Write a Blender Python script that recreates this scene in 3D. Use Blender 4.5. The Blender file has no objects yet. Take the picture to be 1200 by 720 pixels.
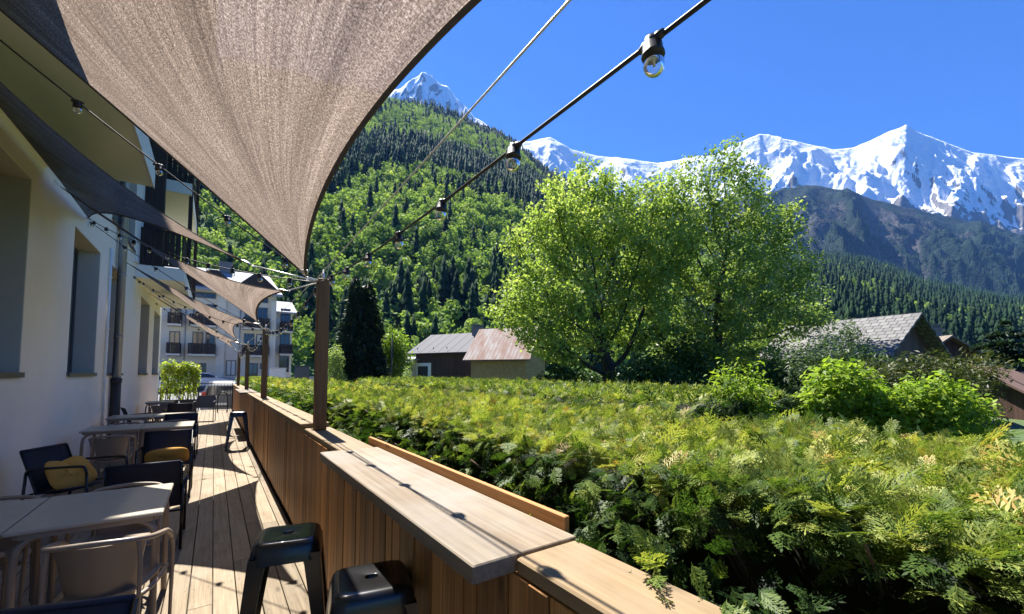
SUN, SKY, EXPO, AIR, OZ, USE_HAZE = 4.7, 0.15, 1.78, 1.0, 5.0, True
TINT = (.10,.21,.385)
import bpy, math, random
import numpy as np
from mathutils import Vector, Matrix
random.seed(7); RNG = np.random.default_rng(11)
SC = bpy.context.scene
COL = SC.collection
# ------------------------------------------------------------------ camera model (also used to lay out far things at their distance)
PW, F_PX, Y0, EYE = 1200.0, 500.0, 410.0, 1.55
TH = math.atan((438-Y0)/F_PX); PSI = math.radians(34.87295)
FW = np.array([math.sin(PSI)*math.cos(TH), math.cos(PSI)*math.cos(TH), math.sin(TH)])
RT = np.array([math.cos(PSI), -math.sin(PSI), 0.0]); UP = np.cross(RT, FW)
CAM = np.array([0.0, 0.0, EYE])
def PT(x, y, d):
    return CAM + d*(FW + RT*(x-600)/F_PX + UP*(Y0-y)/F_PX)
def GP(x, d, z):                       # a point on bearing x at depth d and height z
    p = PT(x, 438, d); return np.array([p[0], p[1], z])
# ------------------------------------------------------------------ noise
def _hash(ix, iy, seed):
    n = (ix.astype(np.int64)*374761393 + iy.astype(np.int64)*668265263 + seed*974634777) & 0x7fffffff
    n = ((n ^ (n >> 13))*1274126177) & 0x7fffffff
    return ((n ^ (n >> 16)) & 0xffff)/65535.0
def vnoise(x, y, seed=0):
    x = np.asarray(x, float); y = np.asarray(y, float)
    ix = np.floor(x); iy = np.floor(y); fx = x-ix; fy = y-iy
    fx = fx*fx*fx*(fx*(fx*6-15)+10); fy = fy*fy*fy*(fy*(fy*6-15)+10)
    a = _hash(ix, iy, seed); b = _hash(ix+1, iy, seed); c = _hash(ix, iy+1, seed); d = _hash(ix+1, iy+1, seed)
    return (a*(1-fx)+b*fx)*(1-fy)+(c*(1-fx)+d*fx)*fy
def fbm(x, y, oct=5, seed=0, ridged=False):
    t = 0; a = .5; n = 0
    for o in range(oct):
        v = vnoise(x, y, seed+o*17)
        if ridged: v = (1-abs(2*v-1))**1.5
        t = t+a*v; n += a; a *= .52; x = x*2.03+3.1; y = y*2.03+1.7
    return t/n
# ------------------------------------------------------------------ mesh builder
class MB:
    def __init__(s): s.v = []; s.f = []; s.r = []; s.sm = []
    def add(s, vs, fs, rnd=None, smooth=False):
        o = len(s.v); s.v += [tuple(map(float, p)) for p in vs]
        r = random.random() if rnd is None else rnd
        for q in fs: s.f.append([i+o for i in q]); s.r.append(r); s.sm.append(smooth)
    def box(s, a, b, rnd=None, bev=0.0):
        (x0, y0, z0), (x1, y1, z1) = a, b
        if bev <= 0:
            vs = [(x0,y0,z0),(x1,y0,z0),(x1,y1,z0),(x0,y1,z0),(x0,y0,z1),(x1,y0,z1),(x1,y1,z1),(x0,y1,z1)]
            s.add(vs, [(0,3,2,1),(4,5,6,7),(0,1,5,4),(1,2,6,5),(2,3,7,6),(3,0,4,7)], rnd); return
        e = bev
        vs = []
        for z, k in ((z0,e),(z0+e,0),(z1-e,0),(z1,e)):
            vs += [(x0+k+e,y0+k,z),(x1-k-e,y0+k,z),(x1-k,y0+k+e,z),(x1-k,y1-k-e,z),(x1-k-e,y1-k,z),(x0+k+e,y1-k,z),(x0+k,y1-k-e,z),(x0+k,y0+k+e,z)]
        fs = [tuple(range(7,-1,-1)), tuple(range(24,32))]
        for l in range(3):
            for i in range(8): j = (i+1)%8; fs.append((l*8+i, l*8+j, l*8+8+j, l*8+8+i))
        s.add(vs, fs, rnd)
    def obox(s, c, ax, ay, az, rnd=None):    # centre and three half vectors
        c = np.array(c, float); ax, ay, az = map(lambda q: np.array(q, float), (ax, ay, az))
        vs = [c+i*ax+j*ay+k*az for k in (-1,1) for i, j in ((-1,-1),(1,-1),(1,1),(-1,1))]
        s.add(vs, [(0,3,2,1),(4,5,6,7),(0,1,5,4),(1,2,6,5),(2,3,7,6),(3,0,4,7)], rnd)
    def hexa(s, lo, hi, rnd=None):           # two quads of four points
        s.add(list(lo)+list(hi), [(0,3,2,1),(4,5,6,7),(0,1,5,4),(1,2,6,5),(2,3,7,6),(3,0,4,7)], rnd)
    def tube(s, pts, rad, n=8, rnd=None, cap=True, flat=1.0):
        P = [np.array(p, float) for p in pts]; m = len(P)
        R = rad if hasattr(rad, '__len__') else [rad]*m
        vs = []; nrm = None
        for i in range(m):
            t = P[min(i+1,m-1)]-P[max(i-1,0)]; t = t/(np.linalg.norm(t)+1e-12)
            if nrm is None:
                a = np.array([0,0,1.0]) if abs(t[2]) < .9 else np.array([1.0,0,0])
                nrm = np.cross(t, a)
            nrm = nrm-t*(nrm@t); nrm /= np.linalg.norm(nrm)+1e-12
            b = np.cross(t, nrm)
            for k in range(n):
                w = 2*math.pi*k/n; vs.append(P[i]+R[i]*(nrm*math.cos(w)+b*math.sin(w)*flat))
        fs = []
        for i in range(m-1):
            for k in range(n):
                l = (k+1)%n; fs.append((i*n+k, i*n+l, (i+1)*n+l, (i+1)*n+k))
        if cap: fs += [tuple(range(n-1,-1,-1)), tuple((m-1)*n+k for k in range(n))]
        s.add(vs, fs, rnd, True)
    def lathe(s, prof, n=14, c=(0,0,0), axis=None, rnd=None):
        c = np.array(c, float); z = np.array([0,0,1.0]) if axis is None else np.array(axis, float)/np.linalg.norm(axis)
        a = np.cross(z, [1.0,0,0]) if abs(z[0]) < .9 else np.cross(z, [0,1.0,0]); a /= np.linalg.norm(a); b = np.cross(z, a)
        vs = []
        for r, h in prof:
            for k in range(n): w = 2*math.pi*k/n; vs.append(c+z*h+r*(a*math.cos(w)+b*math.sin(w)))
        fs = []
        for i in range(len(prof)-1):
            for k in range(n): l = (k+1)%n; fs.append((i*n+k, i*n+l, (i+1)*n+l, (i+1)*n+k))
        fs += [tuple(range(n-1,-1,-1)), tuple((len(prof)-1)*n+k for k in range(n))]
        s.add(vs, fs, rnd, True)
    def grid(s, G, rnd=None, smooth=True, closed=False):
        G = np.asarray(G, float); a, b = G.shape[:2]
        fs = [(i*b+j, i*b+(j+1)%b, (i+1)*b+(j+1)%b, (i+1)*b+j) for i in range(a-1) for j in range(b if closed else b-1)]
        s.add(G.reshape(-1,3), fs, rnd, smooth)
    def prism(s, poly, z0, z1, rnd=None):
        n = len(poly); vs = [(p[0],p[1],z0) for p in poly]+[(p[0],p[1],z1) for p in poly]
        s.add(vs, [tuple(range(n-1,-1,-1)), tuple(range(n,2*n))]+[(i,(i+1)%n,n+(i+1)%n,n+i) for i in range(n)], rnd)
def fin(name, me, mat, parent, world):
    me.materials.append(mat); o = bpy.data.objects.new(name, me); COL.objects.link(o)
    if parent is not None:
        o.parent = parent
        if world: o.location = -Vector(parent_world(parent))
    return o
def parent_world(p):
    v = Vector((0,0,0))
    while p is not None: v = v+p.location; p = p.parent
    return v
def build(name, mb, mat, parent=None, world=True, origin=None):
    me = bpy.data.meshes.new(name)
    v = mb.v
    if origin is not None: v = [(p[0]-origin[0], p[1]-origin[1], p[2]-origin[2]) for p in v]
    me.from_pydata(v, [], mb.f)
    me.polygons.foreach_set('use_smooth', mb.sm)
    a = me.attributes.new('rnd', 'FLOAT', 'FACE'); a.data.foreach_set('value', mb.r)
    me.update()
    o = fin(name, me, mat, parent, world)
    if origin is not None: o.location = origin if parent is None else Vector(origin)-parent_world(parent)
    return o
def npmesh(name, V, Fq, mat, parent=None, world=True, rnd=None, smooth=False, vattr=None, n=4, origin=None):
    V = np.ascontiguousarray(V, np.float32)
    if origin is not None: V = V-np.asarray(origin, np.float32)
    Fq = np.ascontiguousarray(Fq, np.int32); nf = len(Fq); k = Fq.shape[1]
    me = bpy.data.meshes.new(name)
    me.vertices.add(len(V)); me.vertices.foreach_set('co', V.ravel())
    me.loops.add(nf*k); me.loops.foreach_set('vertex_index', Fq.ravel())
    me.polygons.add(nf); me.polygons.foreach_set('loop_start', np.arange(0, nf*k, k, dtype=np.int32))
    if smooth: me.polygons.foreach_set('use_smooth', np.ones(nf, bool))
    if rnd is not None:
        a = me.attributes.new('rnd', 'FLOAT', 'FACE'); a.data.foreach_set('value', np.ascontiguousarray(rnd, np.float32))
    for nm, arr in (vattr or {}).items():
        a = me.attributes.new(nm, 'FLOAT', 'POINT'); a.data.foreach_set('value', np.ascontiguousarray(arr, np.float32))
    me.update(calc_edges=True); me.validate()
    o = fin(name, me, mat, parent, world)
    if origin is not None: o.location = Vector(origin) if parent is None else Vector(origin)-parent_world(parent)
    return o
def tag(o, label=None, cat=None, group=None, kind=None):
    if label: o['label'] = label
    if cat: o['category'] = cat
    if group: o['group'] = group
    if kind: o['kind'] = kind
    return o
def thing(name, label, cat, loc=(0,0,0), rz=0, group=None):
    o = bpy.data.objects.new(name, None); COL.objects.link(o); o.location = Vector([float(q) for q in loc]); o.rotation_euler = (0,0,rz)
    o.empty_display_size = .2
    return tag(o, label, cat, group)
def kids(o): return [c for c in bpy.data.objects if c.parent == o]
def copy_tree(o, parent=None):
    c = o.copy(); COL.objects.link(c); c.parent = parent
    for ch in KID.setdefault(o.name, kids(o)): copy_tree(ch, c)
    return c
KID = {}
def dup(o, loc, rz, label, group=None):
    c = copy_tree(o); c.location = Vector([float(q) for q in loc]); c.rotation_euler = (0,0,rz); c['label'] = label
    if group: c['group'] = group
    return c
# ------------------------------------------------------------------ materials
class NT:
    def __init__(s, name):
        s.m = bpy.data.materials.new(name); s.m.use_nodes = True; s.t = s.m.node_tree; s.t.nodes.clear()
        s.out = s.n('ShaderNodeOutputMaterial')
    def n(s, ty, **kw):
        q = s.t.nodes.new(ty)
        for k, v in kw.items(): setattr(q, k, v)
        return q
    def set(s, sock, v):
        if hasattr(v, 'is_output'): s.t.links.new(v, sock)
        else:
            if hasattr(sock.default_value, '__len__') and hasattr(v, '__len__') and len(v) == 3 and len(sock.default_value) == 4: v = (*v, 1)
            sock.default_value = v
    def coord(s, kind='Object', scale=(1,1,1), offs=None):
        c = s.n('ShaderNodeTexCoord').outputs[kind]
        if offs is not None: c = s.vmath('ADD', c, offs)
        return s.vmath('MULTIPLY', c, scale)
    def vmath(s, op, a, b):
        q = s.n('ShaderNodeVectorMath', operation=op); s.set(q.inputs[0], a); s.set(q.inputs[1], b); return q.outputs[0]
    def math(s, op, a, b=0.0, clamp=False):
        q = s.n('ShaderNodeMath', operation=op, use_clamp=clamp); s.set(q.inputs[0], a); s.set(q.inputs[1], b); return q.outputs[0]
    def noise(s, vec, scale=5, detail=4, rough=.55, dist=0):
        q = s.n('ShaderNodeTexNoise'); s.set(q.inputs['Vector'], vec); q.inputs['Scale'].default_value = scale
        q.inputs['Detail'].default_value = detail; q.inputs['Roughness'].default_value = rough; q.inputs['Distortion'].default_value = dist
        return q.outputs['Fac']
    def attr(s, name='rnd'):
        q = s.n('ShaderNodeAttribute', attribute_name=name); return q.outputs['Fac']
    def ramp(s, fac, stops, interp='LINEAR'):
        q = s.n('ShaderNodeValToRGB'); e = q.color_ramp.elements; q.color_ramp.interpolation = interp
        while len(e) < len(stops): e.new(.5)
        for i, (p, c) in enumerate(stops):
            e[i].position = p
            e[i].color = (*c, 1) if hasattr(c, '__len__') else (c, c, c, 1)
        s.set(q.inputs[0], fac); return q.outputs[0]
    def mix(s, fac, a, b, blend='MIX'):
        q = s.n('ShaderNodeMix', data_type='RGBA', blend_type=blend); s.set(q.inputs[0], fac); s.set(q.inputs[6], a); s.set(q.inputs[7], b); return q.outputs[2]
    def bump(s, h, strength=.3, dist=.01, normal=None):
        q = s.n('ShaderNodeBump'); s.set(q.inputs['Height'], h); q.inputs['Strength'].default_value = strength; q.inputs['Distance'].default_value = dist
        if normal is not None: s.set(q.inputs['Normal'], normal)
        return q.outputs[0]
    def bsdf(s, col, rough=.6, metal=0, normal=None, spec=.5, coat=0):
        q = s.n('ShaderNodeBsdfPrincipled'); s.set(q.inputs['Base Color'], col); s.set(q.inputs['Roughness'], rough); q.inputs['Metallic'].default_value = metal
        q.inputs['Specular IOR Level'].default_value = spec; q.inputs['Coat Weight'].default_value = coat
        if normal is not None: s.set(q.inputs['Normal'], normal)
        return q.outputs[0]
    def mixsh(s, fac, a, b):
        q = s.n('ShaderNodeMixShader'); s.set(q.inputs[0], fac); s.t.links.new(a, q.inputs[1]); s.t.links.new(b, q.inputs[2]); return q.outputs[0]
    def done(s, sh): s.t.links.new(sh, s.out.inputs[0]); return s.m
def sc(c, k): return tuple(min(1, q*k) for q in c)
def paint(name, col, rough=.5, var=.12, scale=6, bump=0.0, bscale=40, metal=0, spec=.5, coat=0, dirt=0.0, rvar=.2):
    t = NT(name); co = t.coord()
    f = t.noise(co, scale, 5)
    c = t.mix(f, sc(col, 1-var), sc(col, 1+var))
    if dirt > 0:
        d = t.ramp(t.noise(co, scale*.35, 6, .65), [(.45, 0.0), (.75, dirt)]); c = t.mix(d, c, sc(col, .55))
    nm = t.bump(t.noise(co, bscale, 4), bump, .004) if bump > 0 else None
    rg = t.math('ADD', t.math('MULTIPLY', t.noise(co, scale*3, 3), rvar), rough-rvar/2)
    return t.done(t.bsdf(c, rg, metal, nm, spec, coat))
def wood(name, c1, c2, axis, grain=34, wear=None, rough=.65, groove=0, bump=.25, gdark=.55, knots=True, var=.5, screws=False):
    t = NT(name); r = t.attr()
    offs = t.n('ShaderNodeCombineXYZ'); k = t.math('MULTIPLY', r, 37.0)
    for i in range(3): t.set(offs.inputs[i], k)
    co = t.coord('Object', offs=offs.outputs[0])
    s = [grain]*3; s[axis] = grain*.035
    g = t.noise(t.vmath('MULTIPLY', co, tuple(s)), 1, 6, .62, .6)
    s2 = [grain*3.2]*3; s2[axis] = grain*.1
    g2 = t.noise(t.vmath('MULTIPLY', co, tuple(s2)), 1, 3, .5)
    col = t.ramp(g, [(.3, c1), (.52, tuple((a+b)/2 for a, b in zip(c1, c2))), (.7, c2)])
    col = t.mix(t.ramp(g2, [(.35, .45), (.6, 0.0)]), col, sc(c1, gdark))
    if knots:
        sk = [7.0]*3; sk[axis] = 2.2
        v = t.n('ShaderNodeTexVoronoi'); t.set(v.inputs['Vector'], t.vmath('MULTIPLY', co, tuple(sk))); v.inputs['Scale'].default_value = 1
        kn = t.ramp(v.outputs['Distance'], [(.05, .8), (.14, 0.0)]); col = t.mix(kn, col, sc(c1, .35))
    if wear is not None:
        w = t.ramp(t.noise(co, 2.2, 5, .6), [(.42, 0.0), (.7, .75)]); col = t.mix(w, col, wear)
    if screws:
        sp = t.n('ShaderNodeSeparateXYZ'); t.set(sp.inputs[0], t.coord('Object'))
        fx = t.math('ABSOLUTE', t.math('SUBTRACT', t.math('FRACT', t.math('DIVIDE', t.math('ADD', sp.outputs[0], 1.753), .138)), .5))
        dx = t.math('MULTIPLY', t.math('SUBTRACT', fx, .31), .138); dy = t.math('MULTIPLY', t.math('SUBTRACT', t.math('FRACT', t.math('DIVIDE', sp.outputs[1], .6)), .5), .6)
        dd = t.math('SQRT', t.math('ADD', t.math('MULTIPLY', dx, dx), t.math('MULTIPLY', dy, dy)))
        col = t.mix(t.ramp(dd, [(.0042, .85), (.0060, 0.0)]), col, (.06,.05,.045))
    br = t.math('ADD', t.math('MULTIPLY', r, var), 1-var/2)
    cb = t.n('ShaderNodeCombineColor')
    for i in range(3): t.set(cb.inputs[i], br)
    col = t.mix(1.0, col, cb.outputs[0], 'MULTIPLY')
    h = t.math('ADD', g, t.math('MULTIPLY', g2, .5))
    nm = t.bump(h, bump, .004)
    if groove:
        wv = t.n('ShaderNodeTexWave', wave_type='BANDS', bands_direction='X', wave_profile='SIN'); t.set(wv.inputs['Vector'], t.coord('Object')); wv.inputs['Scale'].default_value = groove
        nm = t.bump(wv.outputs['Fac'], .35, .004, nm)
        gd = t.ramp(wv.outputs['Fac'], [(.0, .35), (.3, 0.0)]); col = t.mix(gd, col, sc(c1, .5))
    return t.done(t.bsdf(col, rough, 0, nm, .3))
def leafmat(name, stops, trans=.45, rough=.55, spec=.35, tsat=None):
    t = NT(name); r = t.attr()
    c = t.ramp(r, stops)
    b = t.bsdf(c, rough, 0, None, spec)
    q = t.n('ShaderNodeBsdfTranslucent')
    c2 = t.mix(1.0, c, tsat or (1.14, 1.2, .58), 'MULTIPLY'); t.set(q.inputs[0], c2)
    return t.done(t.mixsh(trans, b, q.outputs[0]))
def glass(name, col=(.03,.035,.04), rough=.06):
    t = NT(name); co = t.coord(); f = t.noise(co, 1.3, 3)
    return t.done(t.bsdf(t.mix(f, sc(col,.6), sc(col,1.5)), rough, 0, None, .8))
MAT = {}
MAT['deck'] = wood('weathered deck wood', (.185,.135,.083), (.325,.255,.165), 1, 30, wear=(.28,.235,.168), groove=47, bump=.3, screws=True)
MAT['clad'] = wood('oiled cladding wood', (.28,.125,.034), (.50,.255,.085), 2, 26, rough=.55, var=.85)
MAT['cap'] = wood('pale cap timber', (.20,.125,.052), (.335,.23,.115), 1, 22, wear=(.29,.22,.14))
MAT['counter'] = wood('weathered counter timber', (.15,.105,.064), (.275,.218,.15), 1, 20, wear=(.235,.215,.185))
MAT['back'] = wood('orange back board', (.36,.16,.05), (.52,.26,.10), 1, 20)
MAT['post'] = wood('brown stained post', (.115,.055,.018), (.21,.108,.038), 2, 24, rough=.5, bump=.12)
MAT['darktimber'] = wood('dark balcony timber', (.028,.02,.018), (.06,.045,.04), 2, 14, knots=False)
MAT['chalet'] = wood('dark chalet boards', (.05,.028,.022), (.11,.06,.045), 2, 3, knots=False)
MAT['shedboard'] = wood('tan shed boards', (.30,.20,.095), (.44,.31,.16), 0, 3, knots=False)
MAT['under'] = paint('shade under deck', (.03,.025,.02), .9)
MAT['render'] = paint('white roughcast render', (.93,.85,.70), .85, .05, 2.2, .45, 160, dirt=.13)
MAT['soffit'] = paint('cream soffit paint', (.92,.90,.84), .8, .04, 2, .15, 120)
MAT['fascia'] = paint('white fascia paint', (.84,.82,.76), .6, .04, 3)
MAT['reveal'] = paint('grey window reveal', (.52,.50,.44), .8, .06, 3, .2, 120)
MAT['sill'] = paint('dark grey aluminium', (.09,.095,.105), .4, .1, 5, metal=.3)
MAT['glass'] = glass('dark window glass')
MAT['pipe'] = paint('grey zinc pipe', (.33,.37,.41), .42, .1, 5, metal=.5)
MAT['black'] = paint('black cast iron', (.018,.018,.02), .45, .2, 6)
MAT['gloss'] = paint('glossy black painted steel', (.006,.006,.007), .24, .1, 5, spec=.45, coat=.1, rvar=.04)
MAT['cable'] = paint('black rubber cable', (.015,.015,.016), .5, .2, 20)
MAT['wire'] = paint('galvanised steel wire', (.7,.7,.69), .4, .1, 20, metal=.7)
MAT['taupe'] = paint('taupe powder coated metal', (.255,.20,.145), .42, .07, 5, spec=.5)
MAT['tabletop'] = paint('pale taupe table top', (.36,.32,.255), .36, .06, 3, spec=.5)
MAT['mustard'] = paint('mustard cushion cloth', (.56,.29,.045), .9, .12, 9, .5, 260)
MAT['carwhite'] = paint('silver car paint', (.55,.58,.62), .25, .05, 3, coat=.6)
MAT['cardark'] = paint('grey van paint', (.10,.11,.125), .4, .05, 3, coat=.3)
MAT['tyre'] = paint('tyre rubber', (.02,.02,.02), .85)
MAT['red'] = paint('red lamp plastic', (.35,.02,.02), .3)
MAT['greymesh'] = paint('grey mesh fabric', (.10,.105,.115), .8, .1, 60)
MAT['asphalt'] = paint('grey asphalt', (.16,.16,.165), .95, .15, 2, .3, 90)
MAT['slab'] = paint('pale concrete', (.45,.44,.42), .9, .1, 2)
MAT['apt'] = paint('pale apartment render', (.72,.655,.55), .9, .05, .6, dirt=.16)
MAT['aptroof'] = paint('pale grey sheet roof', (.30,.31,.33), .75, .12, 1.5, spec=.2)
MAT['chimney'] = paint('grey chimney', (.16,.16,.17), .8)
MAT['curtain'] = paint('white blind', (.6,.6,.58), .8)
MAT['sockmetal'] = paint('lamp base metal', (.5,.5,.48), .3, metal=.8)
def navy():
    t = NT('navy sling fabric'); co = t.coord()
    w = t.noise(t.vmath('MULTIPLY', co, (500,500,500)), 1, 1)
    c = t.mix(w, (.010,.012,.023), (.023,.027,.045)); return t.done(t.bsdf(c, .62, 0, t.bump(w, .3, .002), .3))
MAT['navy'] = navy()
def bulb():
    t = NT('clear bulb glass'); tr = t.n('ShaderNodeBsdfTransparent'); tr.inputs[0].default_value = (.93,.95,.93,1)
    gl = t.n('ShaderNodeBsdfGlossy'); gl.inputs['Roughness'].default_value = .03; gl.inputs[0].default_value = (1,1,1,1)
    fr = t.n('ShaderNodeFresnel'); fr.inputs[0].default_value = 1.5
    k = t.math('ADD', t.math('MULTIPLY', fr.outputs[0], 1.1), .03, True)
    return t.done(t.mixsh(k, tr.outputs[0], gl.outputs[0]))
MAT['bulb'] = bulb()
def sailmat():
    t = NT('knitted shade sail'); uv = t.n('ShaderNodeUVMap').outputs[0]
    streak = t.noise(t.vmath('MULTIPLY', uv, (150, 3.0, 1)), 1, 3, .6)
    fine = t.noise(t.vmath('MULTIPLY', uv, (420, 260, 1)), 1, 2, .6)
    broad = t.noise(t.vmath('MULTIPLY', uv, (14, 1.5, 1)), 1, 3)
    speck = t.noise(t.coord('Object'), 120, 3, .75)
    v = t.math('ADD', t.math('MULTIPLY', streak, .20), t.math('ADD', t.math('MULTIPLY', fine, .28), t.math('ADD', t.math('MULTIPLY', speck, .52), t.math('MULTIPLY', broad, .14))))
    c = t.ramp(v, [(.38, (.024,.018,.014)), (.5, (.09,.067,.052)), (.61, (.265,.205,.165)), (.74, (.70,.60,.50))])
    d = t.n('ShaderNodeBsdfDiffuse'); t.set(d.inputs[0], t.mix(.8, c, (.078,.084,.105)))
    q = t.n('ShaderNodeBsdfTranslucent'); t.set(q.inputs[0], c)
    tp = t.n('ShaderNodeBsdfTransparent')
    k = t.ramp(speck, [(.55, .02), (.75, .22)])
    a = t.mixsh(.62, d.outputs[0], q.outputs[0])
    return t.done(t.mixsh(k, a, tp.outputs[0]))
MAT['sail'] = sailmat()
MAT['hem'] = paint('dark sail hem webbing', (.075,.065,.06), .85, .15, 30)
def sheetroof(name, c1, c2, rowh, seam, rust=None):
    t = NT(name); uv = t.n('ShaderNodeUVMap').outputs[0]
    wv = t.n('ShaderNodeTexBrick'); t.set(wv.inputs['Vector'], uv); wv.inputs['Scale'].default_value = seam
    wv.inputs['Color1'].default_value = (*c1,1); wv.inputs['Color2'].default_value = (*c2,1); wv.inputs['Mortar'].default_value = (*sc(c1,.35),1)
    wv.inputs['Mortar Size'].default_value = .035; wv.inputs['Brick Width'].default_value = .55; wv.inputs['Row Height'].default_value = rowh
    c = wv.outputs['Color']
    if rust:
        f = t.ramp(t.noise(t.vmath('MULTIPLY', uv, (9,3,1)), 1, 5, .65), [(.40, 0.0), (.58, .9)]); c = t.mix(f, c, rust)
    return t.done(t.bsdf(c, .75, 0, None, .2))
MAT['greyroof'] = sheetroof('grey sheet metal roof', (.13,.128,.126), (.20,.196,.19), .5, 14)
MAT['plainroof'] = sheetroof('dark grey roof sheets', (.085,.088,.098), (.09,.093,.102), 90, 4)
MAT['tanroof'] = sheetroof('tan standing seam roof', (.19,.155,.125), (.22,.18,.15), 90, 9)
MAT['rustroof'] = sheetroof('rusty corrugated roof', (.27,.24,.225), (.30,.27,.25), 90, 14, (.17,.08,.05))
MAT['brownroof'] = sheetroof('brown roof sheets', (.13,.085,.07), (.15,.10,.08), 90, 4)
# ================================================================== terrace deck, railing, posts
GZ = -0.75
def structure(o): o['kind'] = 'structure'; return o
mb = MB(); x = -1.75; bw = .138
while x < .68:
    y = -2.5+random.uniform(-2.5, 0)
    while y < 22.5:
        L = random.uniform(3.6, 4.8); y1 = min(y+L, 22.5)
        mb.box((x, y, -.035), (min(x+bw-.006, .688), y1-.004, random.uniform(-.0015, .0)), bev=.003); y = y1
    x += bw
structure(build('terrace_deck', mb, MAT['deck']))
mb = MB(); mb.box((-1.74, -4.5, GZ-.2), (.69, 22.45, -.05)); structure(build('deck_base', mb, MAT['under']))

rail = thing('wooden_railing', 'long waist-high railing clad in vertical orange-brown boards along the right side of the deck', 'railing', (.8, 10, GZ))
mb = MB(); y = -2.2
while y < 22.4:
    w = random.choice((.068, .085, .095, .095)); d = random.uniform(0, .006)
    mb.box((.700+d, y, .03), (.722+d, y+w-.006, .992), bev=.002); y += w
build('cladding', mb, MAT['clad'], rail)
mb = MB(); mb.box((.724+.008, -2.2, GZ-.3), (.90, 22.4, .985)); build('core_frame', mb, MAT['under'], rail)
mb = MB()
for a, b in ((4.40, 8.3), (8.303, 12.2), (15.2, 18.6), (18.603, 22.42)):
    mb.box((.672, a, 1.045), (.925, b, 1.083), bev=.004)
mb.box((.70, 4.40, .993), (.90, 22.40, 1.043))
build('rail_cap', mb, MAT['cap'], rail)
for a, b in ((2.99, 4.385), (-2.2, .992)):
    mb = MB(); mb.box((.705, a, .995), (.93, b, 1.040), bev=.006); build('low_cap', mb, MAT['cap'], rail)
ctr = MB(); ctr.box((.572, 1.0, .995), (.718, 2.98, 1.046), bev=.004, rnd=.35); ctr.box((.7205, 1.002, 1.004), (.943, 2.98, 1.044), bev=.003, rnd=.6)
tag(build('bar_counter', ctr, MAT['counter'], rail), 'weathered two-plank bar counter nearest the camera')
ctr = MB(); ctr.box((.52, 12.24, 1.05), (.9, 15.15, 1.095), bev=.004); build('bar_counter', ctr, MAT['counter'], rail)
mb = MB(); mb.box((.946, 1.06, .98), (.968, 3.2, 1.086), bev=.002); build('back_board', mb, MAT['back'], rail)
POST_Y = [4.2, 9.55, 14.9, 20.3]
PD = ['nearest brown wooden post standing on the step in the railing cap', 'brown wooden post second from the camera, rising out of the railing cap',
      'brown wooden post third from the camera, just behind the far bar counter', 'farthest brown wooden post at the far end of the railing']
for i, y in enumerate(POST_Y):
    t = thing('wooden_post', PD[i], 'post', (.80, y, 1.04), 0, 'wooden posts along the railing')
    z0 = 1.041 if i == 0 else (1.096 if abs(y-14.9) < .2 else 1.084)
    a = MB(); a.box((.75, y-.05, z0), (.85, y+.05, 2.42), bev=.006); build('post_shaft', a, MAT['post'], t)
    a = MB(); a.lathe([(.016, 0), (.016, .05), (.007, .055), (.007, .09)], 8, (.8, y, 2.42)); build('eye_bolt', a, MAT['wire'], t)
# ================================================================== hotel on the left
WX = -1.75
hot = thing('hotel_building', 'white rendered hotel wall with deep window recesses and dark timber balconies beside the terrace', 'building', (-4, 10, GZ))
WIN = [(5.1, 6.93), (8.75, 10.48), (11.35, 13.17), (15.73, 17.67), (18.97, 20.88)]
ZS, ZL = 1.535, 3.73
mb = MB(); YE = 21.4
ys = [-4.0]+[q for w in WIN for q in w]+[YE]
for a, b in zip(ys[0::2], ys[1::2]): mb.box((WX-.3, a, GZ-.3), (WX, b, 4.05), .5)
for a, b in WIN:
    mb.box((WX-.3, a, GZ-.3), (WX, b, ZS), .5); mb.box((WX-.3, a, ZL), (WX, b, 4.05), .5)
mb.box((WX-7, -4.0, GZ-.3), (WX-.62, YE, 13.0), .5)                     # body behind the facade
UW = (11.3, 14.1)
mb.box((WX-.3, -4, 4.05), (WX, UW[0], 13), .5); mb.box((WX-.3, UW[0], 4.05), (WX, UW[1], 4.6), .5); mb.box((WX-.3, UW[0], 6.7), (WX, UW[1], 13), .5); mb.box((WX-.3, UW[1], 4.05), (WX, YE, 13), .5)
build('wall', mb, MAT['render'], hot)
for k, (a, b) in enumerate(WIN+[UW]):
    z0, z1 = (ZS, ZL) if k < 5 else (4.6, 6.7)
    m = MB()
    xi = WX-.285
    m.box((xi-.03, a+.004, z0+.004), (xi, a+.07, z1-.004)); m.box((xi-.03, b-.07, z0+.004), (xi, b-.004, z1-.004))
    m.box((xi-.03, a+.07, z1-.09), (xi-.001, b-.07, z1-.004)); m.box((xi-.03, a+.07, z0+.004), (xi-.001, b-.07, z0+.08))
    m.box((xi-.028, (a+b)/2-.04, z0+.08), (xi-.002, (a+b)/2+.04, z1-.09))
    w = build('window', m, MAT['sill'], hot)
    m = MB(); m.box((xi-.022, a+.05, z0+.05), (xi-.014, b-.05, z1-.05)); build('pane', m, MAT['glass'], w)
    m = MB(); m.box((xi, a-.02, z0+.001), (WX+.035, b+.02, z0+.028)); m.box((WX+.02, a-.02, z0-.028), (WX+.035, b+.02, z0+.001)); build('window_sill', m, MAT['sill'], w)
    m = MB()
    for s0, s1 in ((a+.003, a+.012), (b-.012, b-.003)): m.box((xi+.002, s0, z0+.03), (WX-.004, s1, z1-.012))
    m.box((xi+.002, a+.012, z1-.012), (WX-.004, b-.012, z1-.003)); build('reveal', m, MAT['reveal'], w)
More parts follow.
